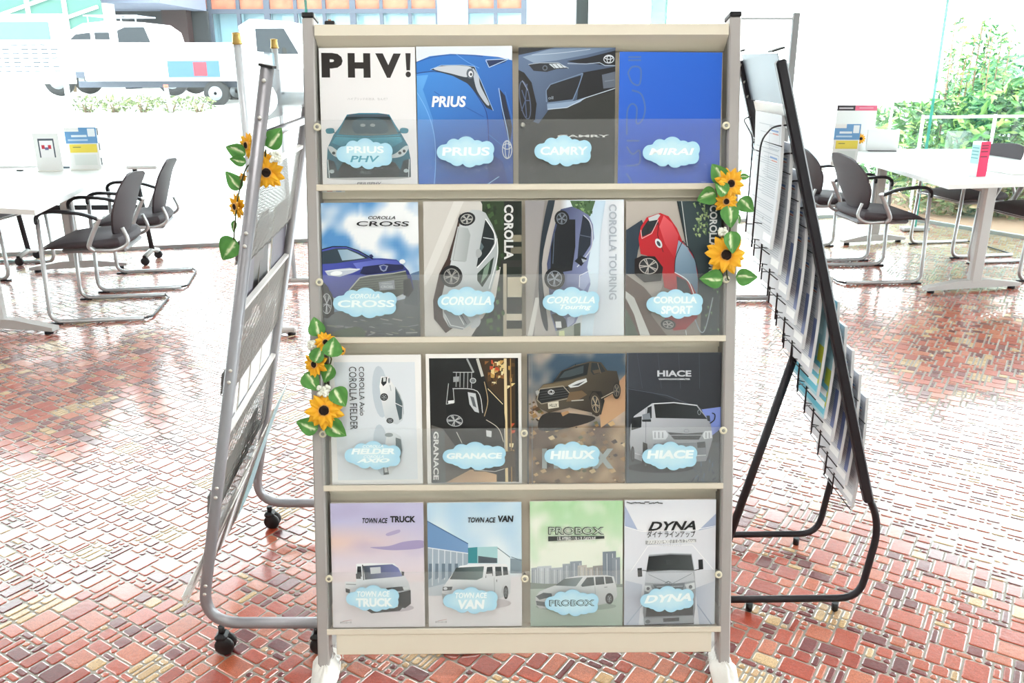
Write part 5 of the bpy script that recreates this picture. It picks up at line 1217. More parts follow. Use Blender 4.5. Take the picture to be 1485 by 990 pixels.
mb = MB(); mb.box((QX(.70) - .024, 2.06, .70), (.018, .13, .022), (QNr, Vector((0, 1, 0)), QD), bev=.003); mb.box((.737, 2.05, .70), (.04, .028, .034), bev=.004); qk(mb, 'hinge_bracket', m_black)
mb = MB(); A = [Vector((QX(z) - .0, y, z)) for z, y in ((1.278, QN + .012), (1.278, QF - .012), (1.385, QF - .012), (1.385, QN + .012))]; mb.prism(A, QNr * .002); qk(mb, 'header_plate', M('brushed_plate', '#76828f', .4, .2))
for z in (1.36, 1.32, 1.285):
    mb = MB(); mb.lathe((QX(z) - .006, QF - .012, z), [(.004, 0), (.003, .003)], 8, (-1, 0, .3)); qk(mb, 'bolt', m_screw)
for i in range(12):
    z = 1.245 - .0603 * i; x = .583 + .0243 * i; mb = MB()
    for y0, y1, zb in ((QN, 2.012, .300), (QF, 2.075, .275)):
        s_ = 1 if y1 > y0 else -1
        mb.tube(rounded([(QX(z - .01), y0, z - .008), (x - .004, y0 + s_ * .03, z - .012), (x - .007, y1, z - .05), (x - .007, y1, z - zb)], .03, 4), .0021, 6)
        for h in (.02, .06): mb.tube([(x - .007, y1, z - zb + h), (x + .012, y1 - s_ * .008, z - zb + h - .002), (x + .012, y1 - s_ * .008, z - zb + h + .014)], .0013, 5)
    mb.tube([(x - .007, 2.012, z - .075), (x - .007, 2.075, z - .075)], .0014, 6)
    mb.tube([(x + .012, QN + .008, z - .055), (x + .014, 2.19, z - .055)], .0014, 6)
    mb.tube([(x + .012, 1.93, z - .30), (x + .012, 2.13, z - .30)], .0014, 6)
    qk(mb, 'wire_pocket', m_blk)
m_lp = M('leaflet_print', '#fff', .5, vcol=True)
ordn = ['top', 'second', 'third', 'fourth', 'fifth', 'sixth', 'seventh', 'eighth', 'ninth', 'tenth', 'eleventh', 'lowest']
for i in range(12):
    zt = 1.256 - .0603 * i; x = .591 + .0243 * i; teal = i in (6, 7); y0, y1 = 1.918, 2.130
    t = thing('leaflet_stack', ('pale blue leaflet stack with green panels' if teal else 'white printed leaflet stack') + ' in the %s pocket of the black wire stand' % ordn[i], 'leaflets', (x, y0, zt - .297), 0, 'leaflet stacks in the black wire stand')
    rr = random.Random(20 + i); base = '#9cc6d3' if teal else '#c9ccd3'
    bend = .012
    def pf(u, v, off): return Vector((off - bend * (max(0, .28 - u) / .28) ** 2 * .0 + .006 * sin(pi * v) , u * (y1 - y0), .297 * v))
    th = .007
    mb = MB(); mb.grid(lambda u, v: pf(u, v, 0), 4, 8, lambda u, v: lin(base)); mb.grid(lambda u, v: pf(u, v, th), 4, 8, lambda u, v: lin(base))
    for s_ in (0, 1):
        mb.grid(lambda u, v: pf(s_, v, th * u), 1, 8, lambda u, v: lin('#d6d8dc')); mb.grid(lambda u, v: pf(u, s_, th * v), 4, 1, lambda u, v: lin('#d6d8dc'))
    mb.obj('sheets', m_lp, t)
    mb = MB()
    def strip(ua, ub, va, vb, col, mb=mb):
        n_ = max(1, int((vb - va) * 14)); mb.grid(lambda u, v: pf(ua + (ub - ua) * u, va + (vb - va) * v, -.0005), 1, n_, lambda u, v: lin(col), smooth=False)
    if teal:
        strip(0.02, .98, .03, .30, '#58b4cc'); strip(.04, .62, .06, .26, '#dfe9ef'); strip(0, .16, .1, .42, '#b6bd3c'); strip(0, .16, .24, .26, '#e8efe8'); strip(.1, .9, .5, .85, '#bcdfe8')
    else:
        v = .94
        while v > .12:
            if rr.random() < .8:
                strip(.08, rr.uniform(.5, .92), v, v + .005, '#9aa2ae')
            v -= .017 if v < .72 else .03
        for va, vb in ((.52, .70), (.74, .90)):
            for (a_, b_, c_, d_) in ((.05, .42, va, va + .003), (.05, .42, vb, vb + .003), (.05, .056, va, vb), (.415, .42, va, vb)): strip(a_, b_, c_, d_, '#6c7686')
            strip(.1, .36, vb - .03, vb - .018, '#5a7fb8'); strip(.1, .30, vb - .05, vb - .042, '#c56a56')
        strip(.02, .3, .04, .10, '#eceef0'); strip(.05, .12, .05, .09, '#4c5563')
        if i in (2, 3, 4, 5, 8, 9, 10): strip(0, .10, .12, .45, '#5f6f9e')
    mb.obj('print', m_lp, t, recalc=False)
mb = MB(); A = [Vector((QX(z) + .002, y, z)) for z, y in ((1.225, 1.93), (1.225, 2.20), (1.275, 2.20), (1.275, 1.93))]; mb.prism(A, QNr * .001); qk(mb, 'title_card', M('white_card', '#f0f0ee', .6))

# ------------------------------------------------------------------ chairs
m_fab = M('charcoal_fabric', '#4a4348', .75, bump=.3, bscale=900)
m_arm = M('black_armrest', '#26262c', .4)
m_tube = M('silver_tube', '#c3c5c8', .32, .55)
m_shell = M('grey_shell', '#8f8f94', .5)
CW = .26
def make_chair(label, group):
    t = thing('armchair', label, 'chair', (0, 0, 0), 0, group)
    # side frames: armrest post, floor runner
    for s in (-1, 1):
        y = s * CW
        mb = MB(); mb.tube(rounded([(.225, y, .585), (.245, y, .014), (-.245, y, .014)], 0.07, 6), .0125, 10); f = mb.obj('side_tube', m_tube, t)
        mb = MB(); mb.box((.215, y, .006), (.07, .024, .012), bev=.003); mb.obj('floor_glide', m_arm, f)
        mb = MB()
        pts = catmull([(.23, y, .56), (.225, y, .60), (.17, y, .622), (.03, y, .612), (-.05, y, .588), (-.085, y, .572)], False, 5)
        mb.tube(pts, .011, 8, ry=.023, up=(0, 1, 0)); mb.obj('armrest', m_arm, t)
        mb = MB(); mb.tube(catmull([(-.09, y, .585), (-.06, y, .53), (-.02, y, .45), (-.015, y * .98, .425), (-.03, y * .93, .405)], False, 5), .013, 8, ry=.022, up=(0, 1, 0)); mb.obj('arm_bracket', m_tube, t)
        mb = MB(); mb.tube(catmull([(-.03, y * .93, .405), (-.14, y * .9, .40), (-.205, y * .86, .44), (-.185, y * .84, .52)], False, 5), .010, 8); mb.obj('back_support', m_tube, t)
    mb = MB(); mb.tube([(-.245, -CW, .014), (-.275, -CW * .8, .010), (-.275, CW * .8, .010), (-.245, CW, .014)], .006, 8); mb.obj('rear_bar', m_arm, t)
    mb = MB(); mb.tube([(.236, -CW, .41), (.236, CW, .41)], .008, 8); mb.obj('cross_tube', m_tube, t)
    def seat(u, v, top):
        a = (u - .5) * 2; b = (v - .5) * 2
        w_ = .235 * (1 - .16 * max(0, -b) ** 2 - .03 * b); x = .03 + .215 * b; e = max(abs(a) ** 3.5, abs(b) ** 4)
        z = .474 - .012 * (1 - a * a) * (1 - b * b) - .022 * e - .03 * max(0, b) ** 3 + (.01 * -b)
        if not top: z = .402 + .012 * e
        return Vector((x * (1 - .03 * a * a) - (.03 * a * a if b < 0 else 0) * -b * -1, a * w_, z))
    mb = MB(); mb.grid(lambda u, v: seat(u, v, True), 14, 14); mb.grid(lambda u, v: seat(u, v, False), 14, 14)
    for q in range(4):
        def edge(u, v, q=q):
            p = [(u, 0), (1, u), (1 - u, 1), (0, 1 - u)][q]; A = seat(p[0], p[1], True); B = seat(p[0], p[1], False); m_ = (A + B) / 2; c = Vector((.005, 0, m_.z)); o_ = (Vector((m_.x, m_.y, 0)) - Vector((c.x, c.y, 0))).normalized() * .02 * sin(pi * v); return A.lerp(B, v) + o_
        mb.grid(edge, 14, 5)
    mb.obj('seat', m_fab, t)
    mb = MB(); mb.box((-.01, 0, .392), (.34, .36, .03), bev=.012); mb.obj('seat_pan', m_shell, t)
    def back(u, v, fr):
        a = (u - .5) * 2; wv = .215 * (.74 + .26 * sin(pi * min(1, .12 + v * .95)) ** .8) if v > .12 else .215 * (.52 + .22 * (v / .12) ** .7 + .08)
        wv = .245 * (.50 + .50 * min(1, v / .42) ** .7) * (1 - .22 * (max(0, v - .72) / .28) ** 2.2)
        z = .462 + .335 * v + (.014 * a - .02 * a ** 4) * max(0, v - .5) * 2
        x = -.135 - .085 * v + .030 * a * a - .03 * a * a * v * v + (.0 if fr else -.022 * (1 - a ** 4 * .5)) - .03 * max(0, v - .75) * 4 * .3
        return Vector((x, a * wv, z))
    mb = MB(); mb.grid(lambda u, v: back(u, v, True), 12, 14); mb.grid(lambda u, v: back(u, v, False), 12, 14)
    for u0 in (0, 1): mb.grid(lambda u, v: back(u0, v, True).lerp(back(u0, v, False), u), 2, 14)
    for v0 in (0, 1): mb.grid(lambda u, v: back(u, v0, True).lerp(back(u, v0, False), v), 12, 2)
    mb.obj('backrest', m_fab, t)
    mb = MB(); mb.box((-.165, -.247, .66), (.012, .012, .02)); mb.obj('side_label', m_white, t)
    return t
G1 = 'meeting chairs round the tables'
specs = [((2.39, 5.61), 3, 'charcoal armchair nearest the black leaflet stand, facing the right table'),
         ((2.30, 6.27), 7, 'charcoal armchair behind the nearest one on the right, partly behind the stand post'),
         ((3.42, 6.40), 188, 'charcoal chair on the far side of the right table, back seen past the red box'),
         ((3.52, 5.70), 187, 'charcoal chair at the right picture edge, only seat and front tube showing'),
         ((-2.345, 4.80), 189, 'charcoal armchair nearest on the left, its side to the camera'),
         ((-2.41, 5.49), 192, 'charcoal armchair just beyond the nearest one on the left'),
         ((-3.56, 5.78), -4, 'charcoal chair at the left picture edge, mostly cut off')]
c0 = None
for (x, y), a_, lab in specs:
    if c0 is None: c0 = make_chair(lab, G1); c = c0
    else: c = copy_tree(c0)
    c['label'] = lab; c.location = (x, y, 0.0); c.rotation_euler = (0, 0, radians(a_))

# ------------------------------------------------------------------ tables
m_top = M('white_laminate', '#eceded', .3, spec=.5)
m_leg = M('pale_grey_leg', '#c4c3c3', .4, .2)
def table(label, P, feet, name='meeting_table'):
    c = sum((Vector((x, y, 0)) for x, y in P), Vector()) / len(P)
    t = thing(name, label, 'table', c)
    mb = MB(); pts = rounded([Vector((x, y, .675)) - c for x, y in P] + [Vector((*P[0], .675)) - c], .04, 3)[:-1]
    mb.prism(pts, (0, 0, .027)); mb.obj('tabletop', m_top, t)
    for (ax, ay), (bx, by), (cx, cy) in feet:
        A = Vector((ax, ay, 0)) - c; B = Vector((bx, by, 0)) - c; Cc = Vector((cx, cy, 0)) - c; d = (B - A).normalized(); n = Vector((-d.y, d.x, 0)); L = (B - A).length
        mb = MB()
        mb.prism([A + n * -.028 + Vector((0, 0, .02)), A.lerp(B, .5) + n * -.028 + Vector((0, 0, .022)), B - n * .028 + Vector((0, 0, .02)), B - n * .028 + Vector((0, 0, .04)), A.lerp(B, .65) - n * .028 + Vector((0, 0, .072)), A.lerp(B, .35) - n * .028 + Vector((0, 0, .072)), A - n * .028 + Vector((0, 0, .04))], n * .056)
        f = mb.obj('foot', m_leg, t)
        for e in (A + d * .045, B - d * .045):
            mb = MB(); mb.cyl(e + Vector((0, 0, .0)), e + Vector((0, 0, .02)), .022, 12); mb.obj('floor_glide', m_arm, f)
        mb = MB(); mb.box(Cc + Vector((0, 0, .355)), (.085, .05, .62), (d, n, Vector((0, 0, 1))), bev=.012); mb.obj('column', m_leg, t)
    mb = MB(); a = Vector((*feet[0][2], .63)) - c; b = Vector((*feet[1][2], .63)) - c; mb.tube([a, b], .022, 6); mb.obj('beam', m_leg, t)
    return t
tR = table('white meeting table on the right with a red box on it', [(2.50, 4.90), (4.05, 5.20), (3.95, 7.0), (2.56, 7.02)], [((2.567, 5.129), (3.221, 5.259), (2.90, 5.19)), ((2.60, 6.614), (3.14, 6.74), (2.87, 6.68))])
tL = table('white meeting table on the left with a long slanting near edge', [(-2.296, 4.089), (-2.66, 6.0), (-3.9, 5.7), (-3.75, 4.55)], [((-2.432, 4.334), (-3.06, 4.45), (-2.76, 4.39)), ((-2.72, 5.889), (-3.328, 5.749), (-3.04, 5.82))])
# dark-legged folding table beyond the left one
t = thing('folding_table', 'white folding table with dark legs on castors beyond the left meeting table', 'table', (-3.1, 6.1, 0))
mb = MB(); mb.box((0, -.03, .69), (1.3, .22, .025), bev=.008); mb.obj('tabletop', m_top, t)
for x in (-.42, .48):
    mb = MB(); mb.tube([(x - .02, -.06, .67), (x + .01, -.02, .09)], .018, 8); mb.obj('leg', m_arm, t)
    mb = MB(); mb.tube([(x, -.14, .06), (x + .01, -.02, .09), (x, .10, .06)], .018, 8); f = mb.obj('foot', m_leg, t)
    for y in (-.14, .10):
        mb = MB(); mb.lathe((x, y - .012, .03), [(.02, 0), (.03, .004), (.03, .02), (.02, .024)], 12, (0, 1, 0)); mb.box((x, y, .055), (.02, .02, .03)); mb.obj('castor', m_arm, f)
mb = MB(); mb.box((.03, -.04, .40), (.9, .02, .035)); mb.obj('cross_bar', m_arm, t)

# ------------------------------------------------------------------ things on the tables
TZ = .702
def onT(px, py): return gnd(px, py, TZ)
m_sign = M('sign_print', '#fff', .45, vcol=True)
def card(name, label, cat, px, py, w_, h_, rects, rot=0, th=.006, group=None, back='#eceeee', foot=True, texts=()):
    p = onT(px, py); t = thing(name, label, cat, p, rot, group)
    mb = MB(); mb.box((0, 0, h_ / 2 + .004), (w_, th, h_), (Vector((1, 0, 0)), Vector((0, 1, .0)), Vector((0, 0, 1)))); mb.obj('board', M('sign_board_' + back[1:], back, .5), t)
    if foot: mb = MB(); mb.box((0, 0, .003), (w_ * .9, .07, .006), bev=.002); mb.obj('stand_foot', m_arm if foot == 2 else m_white, t)
    if rects or texts:
        mb = MB()
        for k, (x0, z0, x1, z1, c) in enumerate(rects):
            y = -th / 2 - .0004 - .0002 * k; X0, X1 = (x0 - .5) * w_, (x1 - .5) * w_; mb.add([(X0, y, z0 * h_ + .004), (X1, y, z0 * h_ + .004), (X1, y, z1 * h_ + .004), (X0, y, z1 * h_ + .004)], [(0, 1, 2, 3)], lin(c))
        for (body, x0, z0, x1, z1, c) in texts:
            V, Fc = text_geo(body, .03, 0); mb.add([((x0 - .5 + a * (x1 - x0)) * w_, -th / 2 - .004, (z0 + b * (z1 - z0)) * h_ + .004) for a, b in V], Fc, lin(c))
        mb.obj('print', m_sign, t, recalc=False)
    return t
BY = [(0, .62, 1, .9, '#6c9fd0'), (.45, .9, 1, 1, '#6c9fd0'), (.72, .78, .95, .97, '#eaf2f8'), (.08, .68, .7, .72, '#b9d3ea'), (.2, .77, .68, .82, '#e2edf6'), (.1, .4, .95, .6, '#ecd95a'), (.2, .52, .45, .54, '#8b8450'), (.2, .1, .9, .35, '#dfe6e4')]
card('notice_stand', 'upright notice with blue heading and yellow band on the left table', 'sign', 125, 246, .20, .27, BY, radians(8))
card('notice_stand', 'upright notice with blue heading and yellow band on the right table', 'sign', 1223, 240, .17, .27, BY, radians(-4))
card('phone_notice', 'white notice with a phone drawing at the left end of the left table', 'sign', 74, 248, .16, .24, [(.18, .35, .8, .85, '#4c5664'), (.23, .35, .75, .80, '#f1f1f4'), (.3, .58, .42, .68, '#c83a4c'), (.55, .58, .67, .68, '#c83a4c'), (.42, .55, .56, .62, '#6f6f9a')], radians(6))
# striped post next to the notice
p = onT(147, 240); t = thing('striped_post', 'small black and white striped post beside the left notice', 'post', p); mb = MB()
for k in range(5): mb.box((0, 0, .03 + .05 * k), (.018, .018, .05), col=lin('#1f2227' if k % 2 == 0 else '#e8e8e8'))
mb.obj('shaft', m_sign, t); mb = MB(); mb.box((0, 0, .003), (.05, .05, .006)); mb.obj('base', m_white, t)
def flat(name, label, cat, px, py, w_, d_, h_, col, rot=0):
    p = onT(px, py); t = thing(name, label, cat, p, rot)
    mb = MB(); mb.box((0, 0, h_ / 2), (w_, d_, h_), bev=h_ * .2); mb.obj('body', M(name + '_body', col, .4), t); mb = MB(); mb.box((0, 0, h_ + .001), (w_ * .8, d_ * .6, .002)); mb.obj('top_sheet', m_white, t); return t
flat('tablet', 'dark flat tablet lying on the left table', 'tablet', 96, 243, .21, .10, .012, '#4b5058', .1)
flat('pen_tray', 'tiny black pen tray on the near part of the left table', 'tray', 29, 248, .04, .02, .008, '#202226')
card('desk_screen', 'white screen with a black side edge on the right table', 'screen', 1221, 218, .135, .15, [(0, 0, 1, 1, '#f1f3f4')], radians(-4), .02, foot=2)
card('desk_screen', 'wide white screen on the right table beside the potted sunflower', 'screen', 1278, 219, .24, .16, [(0, 0, 1, 1, '#f1f3f4')], radians(-6), .02, foot=2)
card('price_board', 'notice with black and rose header strips standing behind the right screens', 'sign', 1236, 217, .31, .34, [(0, .88, .45, 1, '#3b3038'), (.45, .88, 1, 1, '#e8718e'), (.05, .92, .4, .95, '#cfc8cc'), (.55, .93, .9, .95, '#f3b7c6')], radians(-4))
# potted sunflower on the right table
p = onT(1245, 218); t = thing('potted_sunflower', 'small artificial sunflower in a white pot on the right table', 'flower', p)
mb = MB(); mb.lathe((0, 0, 0), [(.025, 0), (.034, .05), (.036, .055), (.030, .052)], 16); mb.obj('pot', m_white, t)
mb = MB(); mb.tube([(0, 0, .05), (.004, 0, .09)], .003, 6); mb.obj('stem', m_vine, t)
for k in range(12):
    o = link('petal', PM, t); o.matrix_local = Matrix.Translation((.004, -.008, .092)) @ Matrix.Rotation(pi / 2 - .2, 4, 'X') @ Matrix.Rotation(2 * pi * k / 12, 4, 'Z') @ Matrix.Diagonal((.055, .042, .042, 1))
mb = MB(); mb.lathe((.004, -.012, .092), [(.012, 0), (.012, .004), (.004, .008)], 12, (0, -1, .2)); mb.obj('seed_head', m_seed, t)
# red and white box
p = onT(1416, 256); t = thing('leaflet_box', 'tall red and white leaflet box standing on the right table', 'box', p, radians(-75))
mb = MB(); mb.box((0, 0, .105), (.07, .07, .21), bev=.002); mb.obj('carton', M('white_carton', '#e8edf0', .5), t)
mb = MB(); mb.add([(.0355, -.035, .004), (.0355, .035, .004), (.0355, .035, .212), (.0355, -.035, .212)], [(0, 1, 2, 3)], lin('#d8245a'))
for z in (.185, .17, .15, .12): mb.add([(.0362, -.028, z), (.0362, .02, z), (.0362, .02, z + .006), (.0362, -.028, z + .006)], [(0, 1, 2, 3)], lin('#6a1030'))
mb.add([(-.033, -.0355, .08), (.033, -.0355, .08), (.033, -.0355, .19), (-.033, -.0355, .19)], [(0, 1, 2, 3)], lin('#b5dfe2'))
for z in (.17, .15, .13, .11): mb.add([(-.028, -.0362, z), (.025, -.0362, z), (.025, -.0362, z + .006), (-.028, -.0362, z + .006)], [(0, 1, 2, 3)], lin('#6fb3b8'))
mb.obj('print', m_sign, t, recalc=False)
p = gnd(1465, 250, TZ); t = thing('paper_tray', 'white paper tray at the right picture edge on the right table', 'tray', p, radians(10)); mb = MB(); mb.box((.1, 0, .012), (.36, .24, .024), bev=.004); mb.obj('tray', m_white, t)
mb = MB(); mb.box((.1, 0, .026), (.3, .2, .003)); mb.obj('sheets', m_paper, t)

# ------------------------------------------------------------------ white partitions
m_board = sheet_glass('clear_panel', (.99, 1, 1), .02, .1, .02)
def partition(label, x0, x1, y, zt, poles, rot=0):
    t = thing('partition', label, 'partition', ((x0 + x1) / 2, y, 0)); c = t.location.copy()
    mb = MB(); mb.box((0, 0, zt / 2 + .02), (x1 - x0 - .02, .02, zt - .06), bev=.002); mb.obj('panel', m_board, t)
    for k in (-1, 1): mb = MB(); mb.box((0, 0, (zt - .005) if k > 0 else .035), (x1 - x0, .026, .012)); mb.obj('frame_rail', m_alu, t)
    mb = MB(); mb.box((x0 - c.x, 0, zt / 2), (.012, .024, zt)); mb.obj('frame_post', m_alu, t)
    for px in poles:
        mb = MB(); mb.box((px - c.x, 0, zt / 2 + .012), (.034, .034, zt + .024), bev=.003); mb.obj('frame_post', M('grey_pole', '#8f9396', .4, .3), t)
    mb = MB(); mb.box((.05, 0, .016), (x1 - x0 + .14, .03, .018)); mb.obj('floor_bar', MATS['grey_pole'], t)
    return t
partition('white partition panel behind the black leaflet stand, grey pole on its right', 1.25, 1.555, 4.96, 1.60, [1.555])
t = thing('partition', 'white partition panel with brass-topped poles behind the grey mesh rack', 'partition', (-1.36, 4.35, 0)); c = t.location.copy()
A = Vector((-1.31, 4.31, 0)); B = Vector((-1.42, 5.40, 0)); m_brass = M('brass_cap', '#b79a5a', .35, .7); m_wp = M('pale_pole', '#c8ced4', .35, .2)
for q in (A, B):
    mb = MB(); mb.cyl(q - c + Vector((0, 0, .03)), q - c + Vector((0, 0, 1.455)), .019, 12); p = mb.obj('pole', m_wp, t)
    mb = MB(); mb.lathe(q - c + Vector((0, 0, 1.455)), [(.021, 0), (.026, .003), (.022, .012), (.019, .045), (.022, .052), (.008, .056)], 14); mb.obj('cap', m_brass, p)
    mb = MB(); mb.box(q - c + Vector((.0, 0, .03)), (.34, .05, .03), bev=.008); mb.obj('foot', m_leg, t); mb = MB(); mb.cyl(q - c + Vector((.14, 0, 0)), q - c + Vector((.14, 0, .02)), .022, 10); mb.obj('floor_glide', m_arm, t)
d = (B - A).normalized(); mb = MB(); mb.box((A + B) / 2 - c + Vector((0, 0, .75)), ((B - A).length - .05, .012, 1.36), (d, Vector((-d.y, d.x, 0)), Vector((0, 0, 1)))); mb.obj('panel', m_board, t)

# ------------------------------------------------------------------ outside: street on the left, garden on the right
m_brick = M('brick_facade', '#a8614a', .8, bump=.3, bscale=30, speck=.2, spscale=4)
m_frame = M('dark_frame', '#3c4350', .5)
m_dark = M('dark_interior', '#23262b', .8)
m_gl2 = M('shop_glass', '#8fb6c4', .12, spec=.7)
m_car = M('white_car_paint', '#f2f3f4', .25, coat=.6)
m_tyre = M('tyre_rubber', '#1f2022', .8)
m_carg = M('car_glass', '#20262c', .3, spec=.25)
m_hub = M('wheel_hub', '#9aa0a6', .35, .7)
# brick shop building with a glazed ground floor
BYd = 34.0
x0 = at(262, 0, BYd).x; x1 = at(760, 0, BYd).x; zt = at(262, 17, BYd).z; zb = at(262, 60, BYd).z
t = thing('shop_building', 'brick shop building across the street with dark framed glazing', 'building', ((x0 + x1) / 2, BYd + 4, .4)); c = t.location.copy()
W_b = x1 - x0
mb = MB(); mb.box((0, 0, 4.3), (W_b, 8, 6.6 - .0)); mb.v = [(v[0], v[1], max(v[2], zt - c.z)) for v in mb.v]; mb.obj('brick_wall', m_brick, t)
mb = MB(); mb.box((0, .4, (zt - c.z) / 2), (W_b, 7, zt - c.z)); mb.obj('shop_back', m_gl2, t)
n = 12
for k in range(n + 1):
    mb = MB(); mb.box((-W_b / 2 + W_b * k / n, -4.05, 2.6), (.13 if k % 3 else .22, .16, 5.6)); mb.obj('mullion', m_frame, t)
    if k < n:
        mb = MB(); mb.box((-W_b / 2 + W_b * (k + .5) / n, -3.2, (zt - c.z) / 2), (W_b / n - .14, .03, zt - c.z)); mb.obj('pane', m_gl2, t)
for z in (zt - c.z, (zb - c.z) * .9): mb = MB(); mb.box((0, -4.07, z), (W_b, .14, .16)); mb.obj('transom', m_frame, t)
mb = MB(); mb.box((W_b * -.08, -3.1, 1.3), (1.0, .1, 2.6)); mb.obj('door_leaf', M('shop_door', '#8a5638', .5), t)
mb = MB(); mb.box((W_b * -.12, -3.1, 1.3), (.7, .08, 2.6)); mb.obj('doorway', m_dark, t)
# carport: concrete slab on pillars with a dark bay
xa = at(95, 0, 31).x; xb = at(262, 0, 31).x; zs = at(150, 10, 31).z
t = thing('carport', 'concrete canopy on a white pillar over a dark bay across the street', 'canopy', ((xa + xb) / 2, 31.3, .4)); c = t.location.copy(); Wc = xb - xa
mb = MB(); mb.box((0, 0, zs - c.z + .5), (Wc, 4.4, 1.0)); mb.obj('slab', M('pale_concrete', '#6c7284', .8), t)
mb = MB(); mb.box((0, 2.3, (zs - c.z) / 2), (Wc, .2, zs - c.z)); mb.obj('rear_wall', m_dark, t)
mb = MB(); mb.box((Wc * -.02, -1.9, (zs - c.z) / 2), (.62, .62, zs - c.z)); mb.obj('pillar', m_conc, t)
mb = MB(); mb.box((Wc * .25, 1.8, 1.9), (.9, .5, 2.2)); mb.obj('vending_unit', M('red_machine', '#260c10', .5), t)
mb = MB(); mb.box((-Wc * .36, 1.0, .7), (2.2, 1.2, 1.2), bev=.2); mb.obj('dark_stack', M('navy_stack', '#27303d', .6), t)

def vehicle(label, px, py, Y, L, facing=-1, rack_=False, kind='pickup'):
    p = at(px, py, Y); p.z = ground_z(Y); t = thing('car', label, 'car', p)
    k = L / 4.4; s = facing
    prof = [(-2.0, .42), (-1.98, .95), (-1.35, 1.08), (-.95, 1.50), (-.6, 1.66), (.0, 1.72), (.85, 1.68), (1.1, 1.5), (1.2, 1.08), (1.6, 1.0), (1.6, .45)] if kind == 'pickup' else [(-2.2, .42), (-2.2, 1.0), (-1.9, 1.15), (-1.45, 1.85), (-1.2, 1.95), (2.1, 1.95), (2.2, 1.8), (2.2, .45)]
    P = [Vector((-x * s * k * -1 if s < 0 else -x * k, -.85 * k, z * k)) for x, z in prof]
    if s < 0: P = [Vector((x * k, -.85 * k, z * k)) for x, z in prof]
    mb = MB(); mb.prism(P, (0, 1.7 * k, 0)); mb.obj('body', m_car, t)
    wins = [[(-.95, 1.3), (-.8, 1.42), (-.45, 1.46), (-.45, 1.3)], [(-.35, 1.3), (-.35, 1.46), (0, 1.46), (.0, 1.3)], [(.2, 1.12), (.2, 1.5), (.4, 1.58), (.85, 1.58), (1.0, 1.12)]] if kind == 'pickup' else [[(-1.6, 1.2), (-1.3, 1.72), (-.6, 1.74), (-.6, 1.2)], [(-.5, 1.2), (-.5, 1.74), (.6, 1.74), (.6, 1.2)], [(.7, 1.2), (.7, 1.74), (1.8, 1.74), (1.9, 1.2)]]
    for wq in wins:
        mb = MB(); mb.prism([Vector((x * k * (1 if s < 0 else -1), -.865 * k, z * k)) for x, z in wq], (0, .012, 0)); mb.obj('window', m_carg, t)
    for x in (-1.42, 1.35):
        for y in (-.74, .74):
            c_ = Vector((x * k * (1 if s < 0 else -1), y * k - .1 * k, .36 * k)); mb = MB(); mb.lathe(c_, [(.22 * k, 0), (.35 * k, .02 * k), (.36 * k, .1 * k), (.35 * k, .18 * k), (.2 * k, .2 * k)], 24, (0, 1, 0)); wh = mb.obj('wheel', m_tyre, t)
            mb = MB(); mb.lathe(c_ - Vector((0, .012 * k, 0)), [(.2 * k, 0), (.19 * k, .02 * k), (.05 * k, .0)], 16, (0, 1, 0)); mb.obj('hub', m_hub, wh)
    mb = MB(); mb.box((0, -.86 * k, .5 * k), (1.9 * k, .03, .14 * k)); mb.obj('side_skirt', m_frame, t)
    if rack_:
        mb = MB()
        for y in (-.55, .55): mb.tube([(-.7 * k, y * k, 1.85 * k), (.6 * k, y * k, 1.85 * k)], .02, 6)
        for x in (-.6, -.2, .2, .55): mb.tube([(x * k, -.55 * k, 1.85 * k), (x * k, .55 * k, 1.85 * k)], .018, 6); mb.tube([(x * k, -.55 * k, 1.68 * k), (x * k, -.55 * k, 1.86 * k)], .018, 6)
        mb.obj('roof_rack', M('rack_bar', '#8f98a3', .5), t)
    return t
v1 = vehicle('white car with a roof rack behind the flatbed truck across the street', 190, 120, 25.5, 5.0, -1, True)
# flatbed truck in front of it
pA = at(115, 62, 20.5); pB = at(343, 62, 20.5); gz = ground_z(20.0); bz = at(115, 118, 20.5).z - gz; tz = pA.z - gz; Lb = pB.x - pA.x
t = thing('flatbed_truck', 'white flatbed truck with a blue and red panel on its side, across the street', 'truck', (pA.x, 20.5, gz))
mb = MB(); mb.box((Lb / 2, .9, (bz + tz) / 2), (Lb, 1.8, tz - bz), bev=.03); mb.obj('bed', m_car, t)
mb = MB(); mb.box((Lb / 2, .9, bz - .08), (Lb + .8, .8, .14)); mb.obj('chassis', m_frame, t)
mb = MB(); mb.prism([Vector(q) for q in ((Lb + .08, 0, .32), (Lb + .08, 0, 1.75), (Lb + .35, 0, 1.9), (Lb + 1.2, 0, 1.85), (Lb + 1.62, 0, 1.15), (Lb + 1.7, 0, .9), (Lb + 1.7, 0, .32))], (0, 1.8, 0)); mb.obj('cab', m_car, t)
mb = MB(); mb.prism([Vector(q) for q in ((Lb + .45, -.012, 1.15), (Lb + .45, -.012, 1.7), (Lb + 1.1, -.012, 1.7), (Lb + 1.4, -.012, 1.15))], (0, .01, 0)); mb.obj('window', m_carg, t)
for x in (Lb * .83, Lb + .95):
    for y in (.02, 1.6):
        mb = MB(); mb.lathe((x, y, .29), [(.2, 0), (.28, .02), (.29, .1), (.28, .18), (.2, .2)], 24, (0, 1, 0)); wh = mb.obj('wheel', m_tyre, t)
        mb = MB(); mb.lathe((x, y - .012, .29), [(.16, 0), (.15, .02), (.04, .0)], 16, (0, 1, 0)); mb.obj('hub', m_hub, wh)
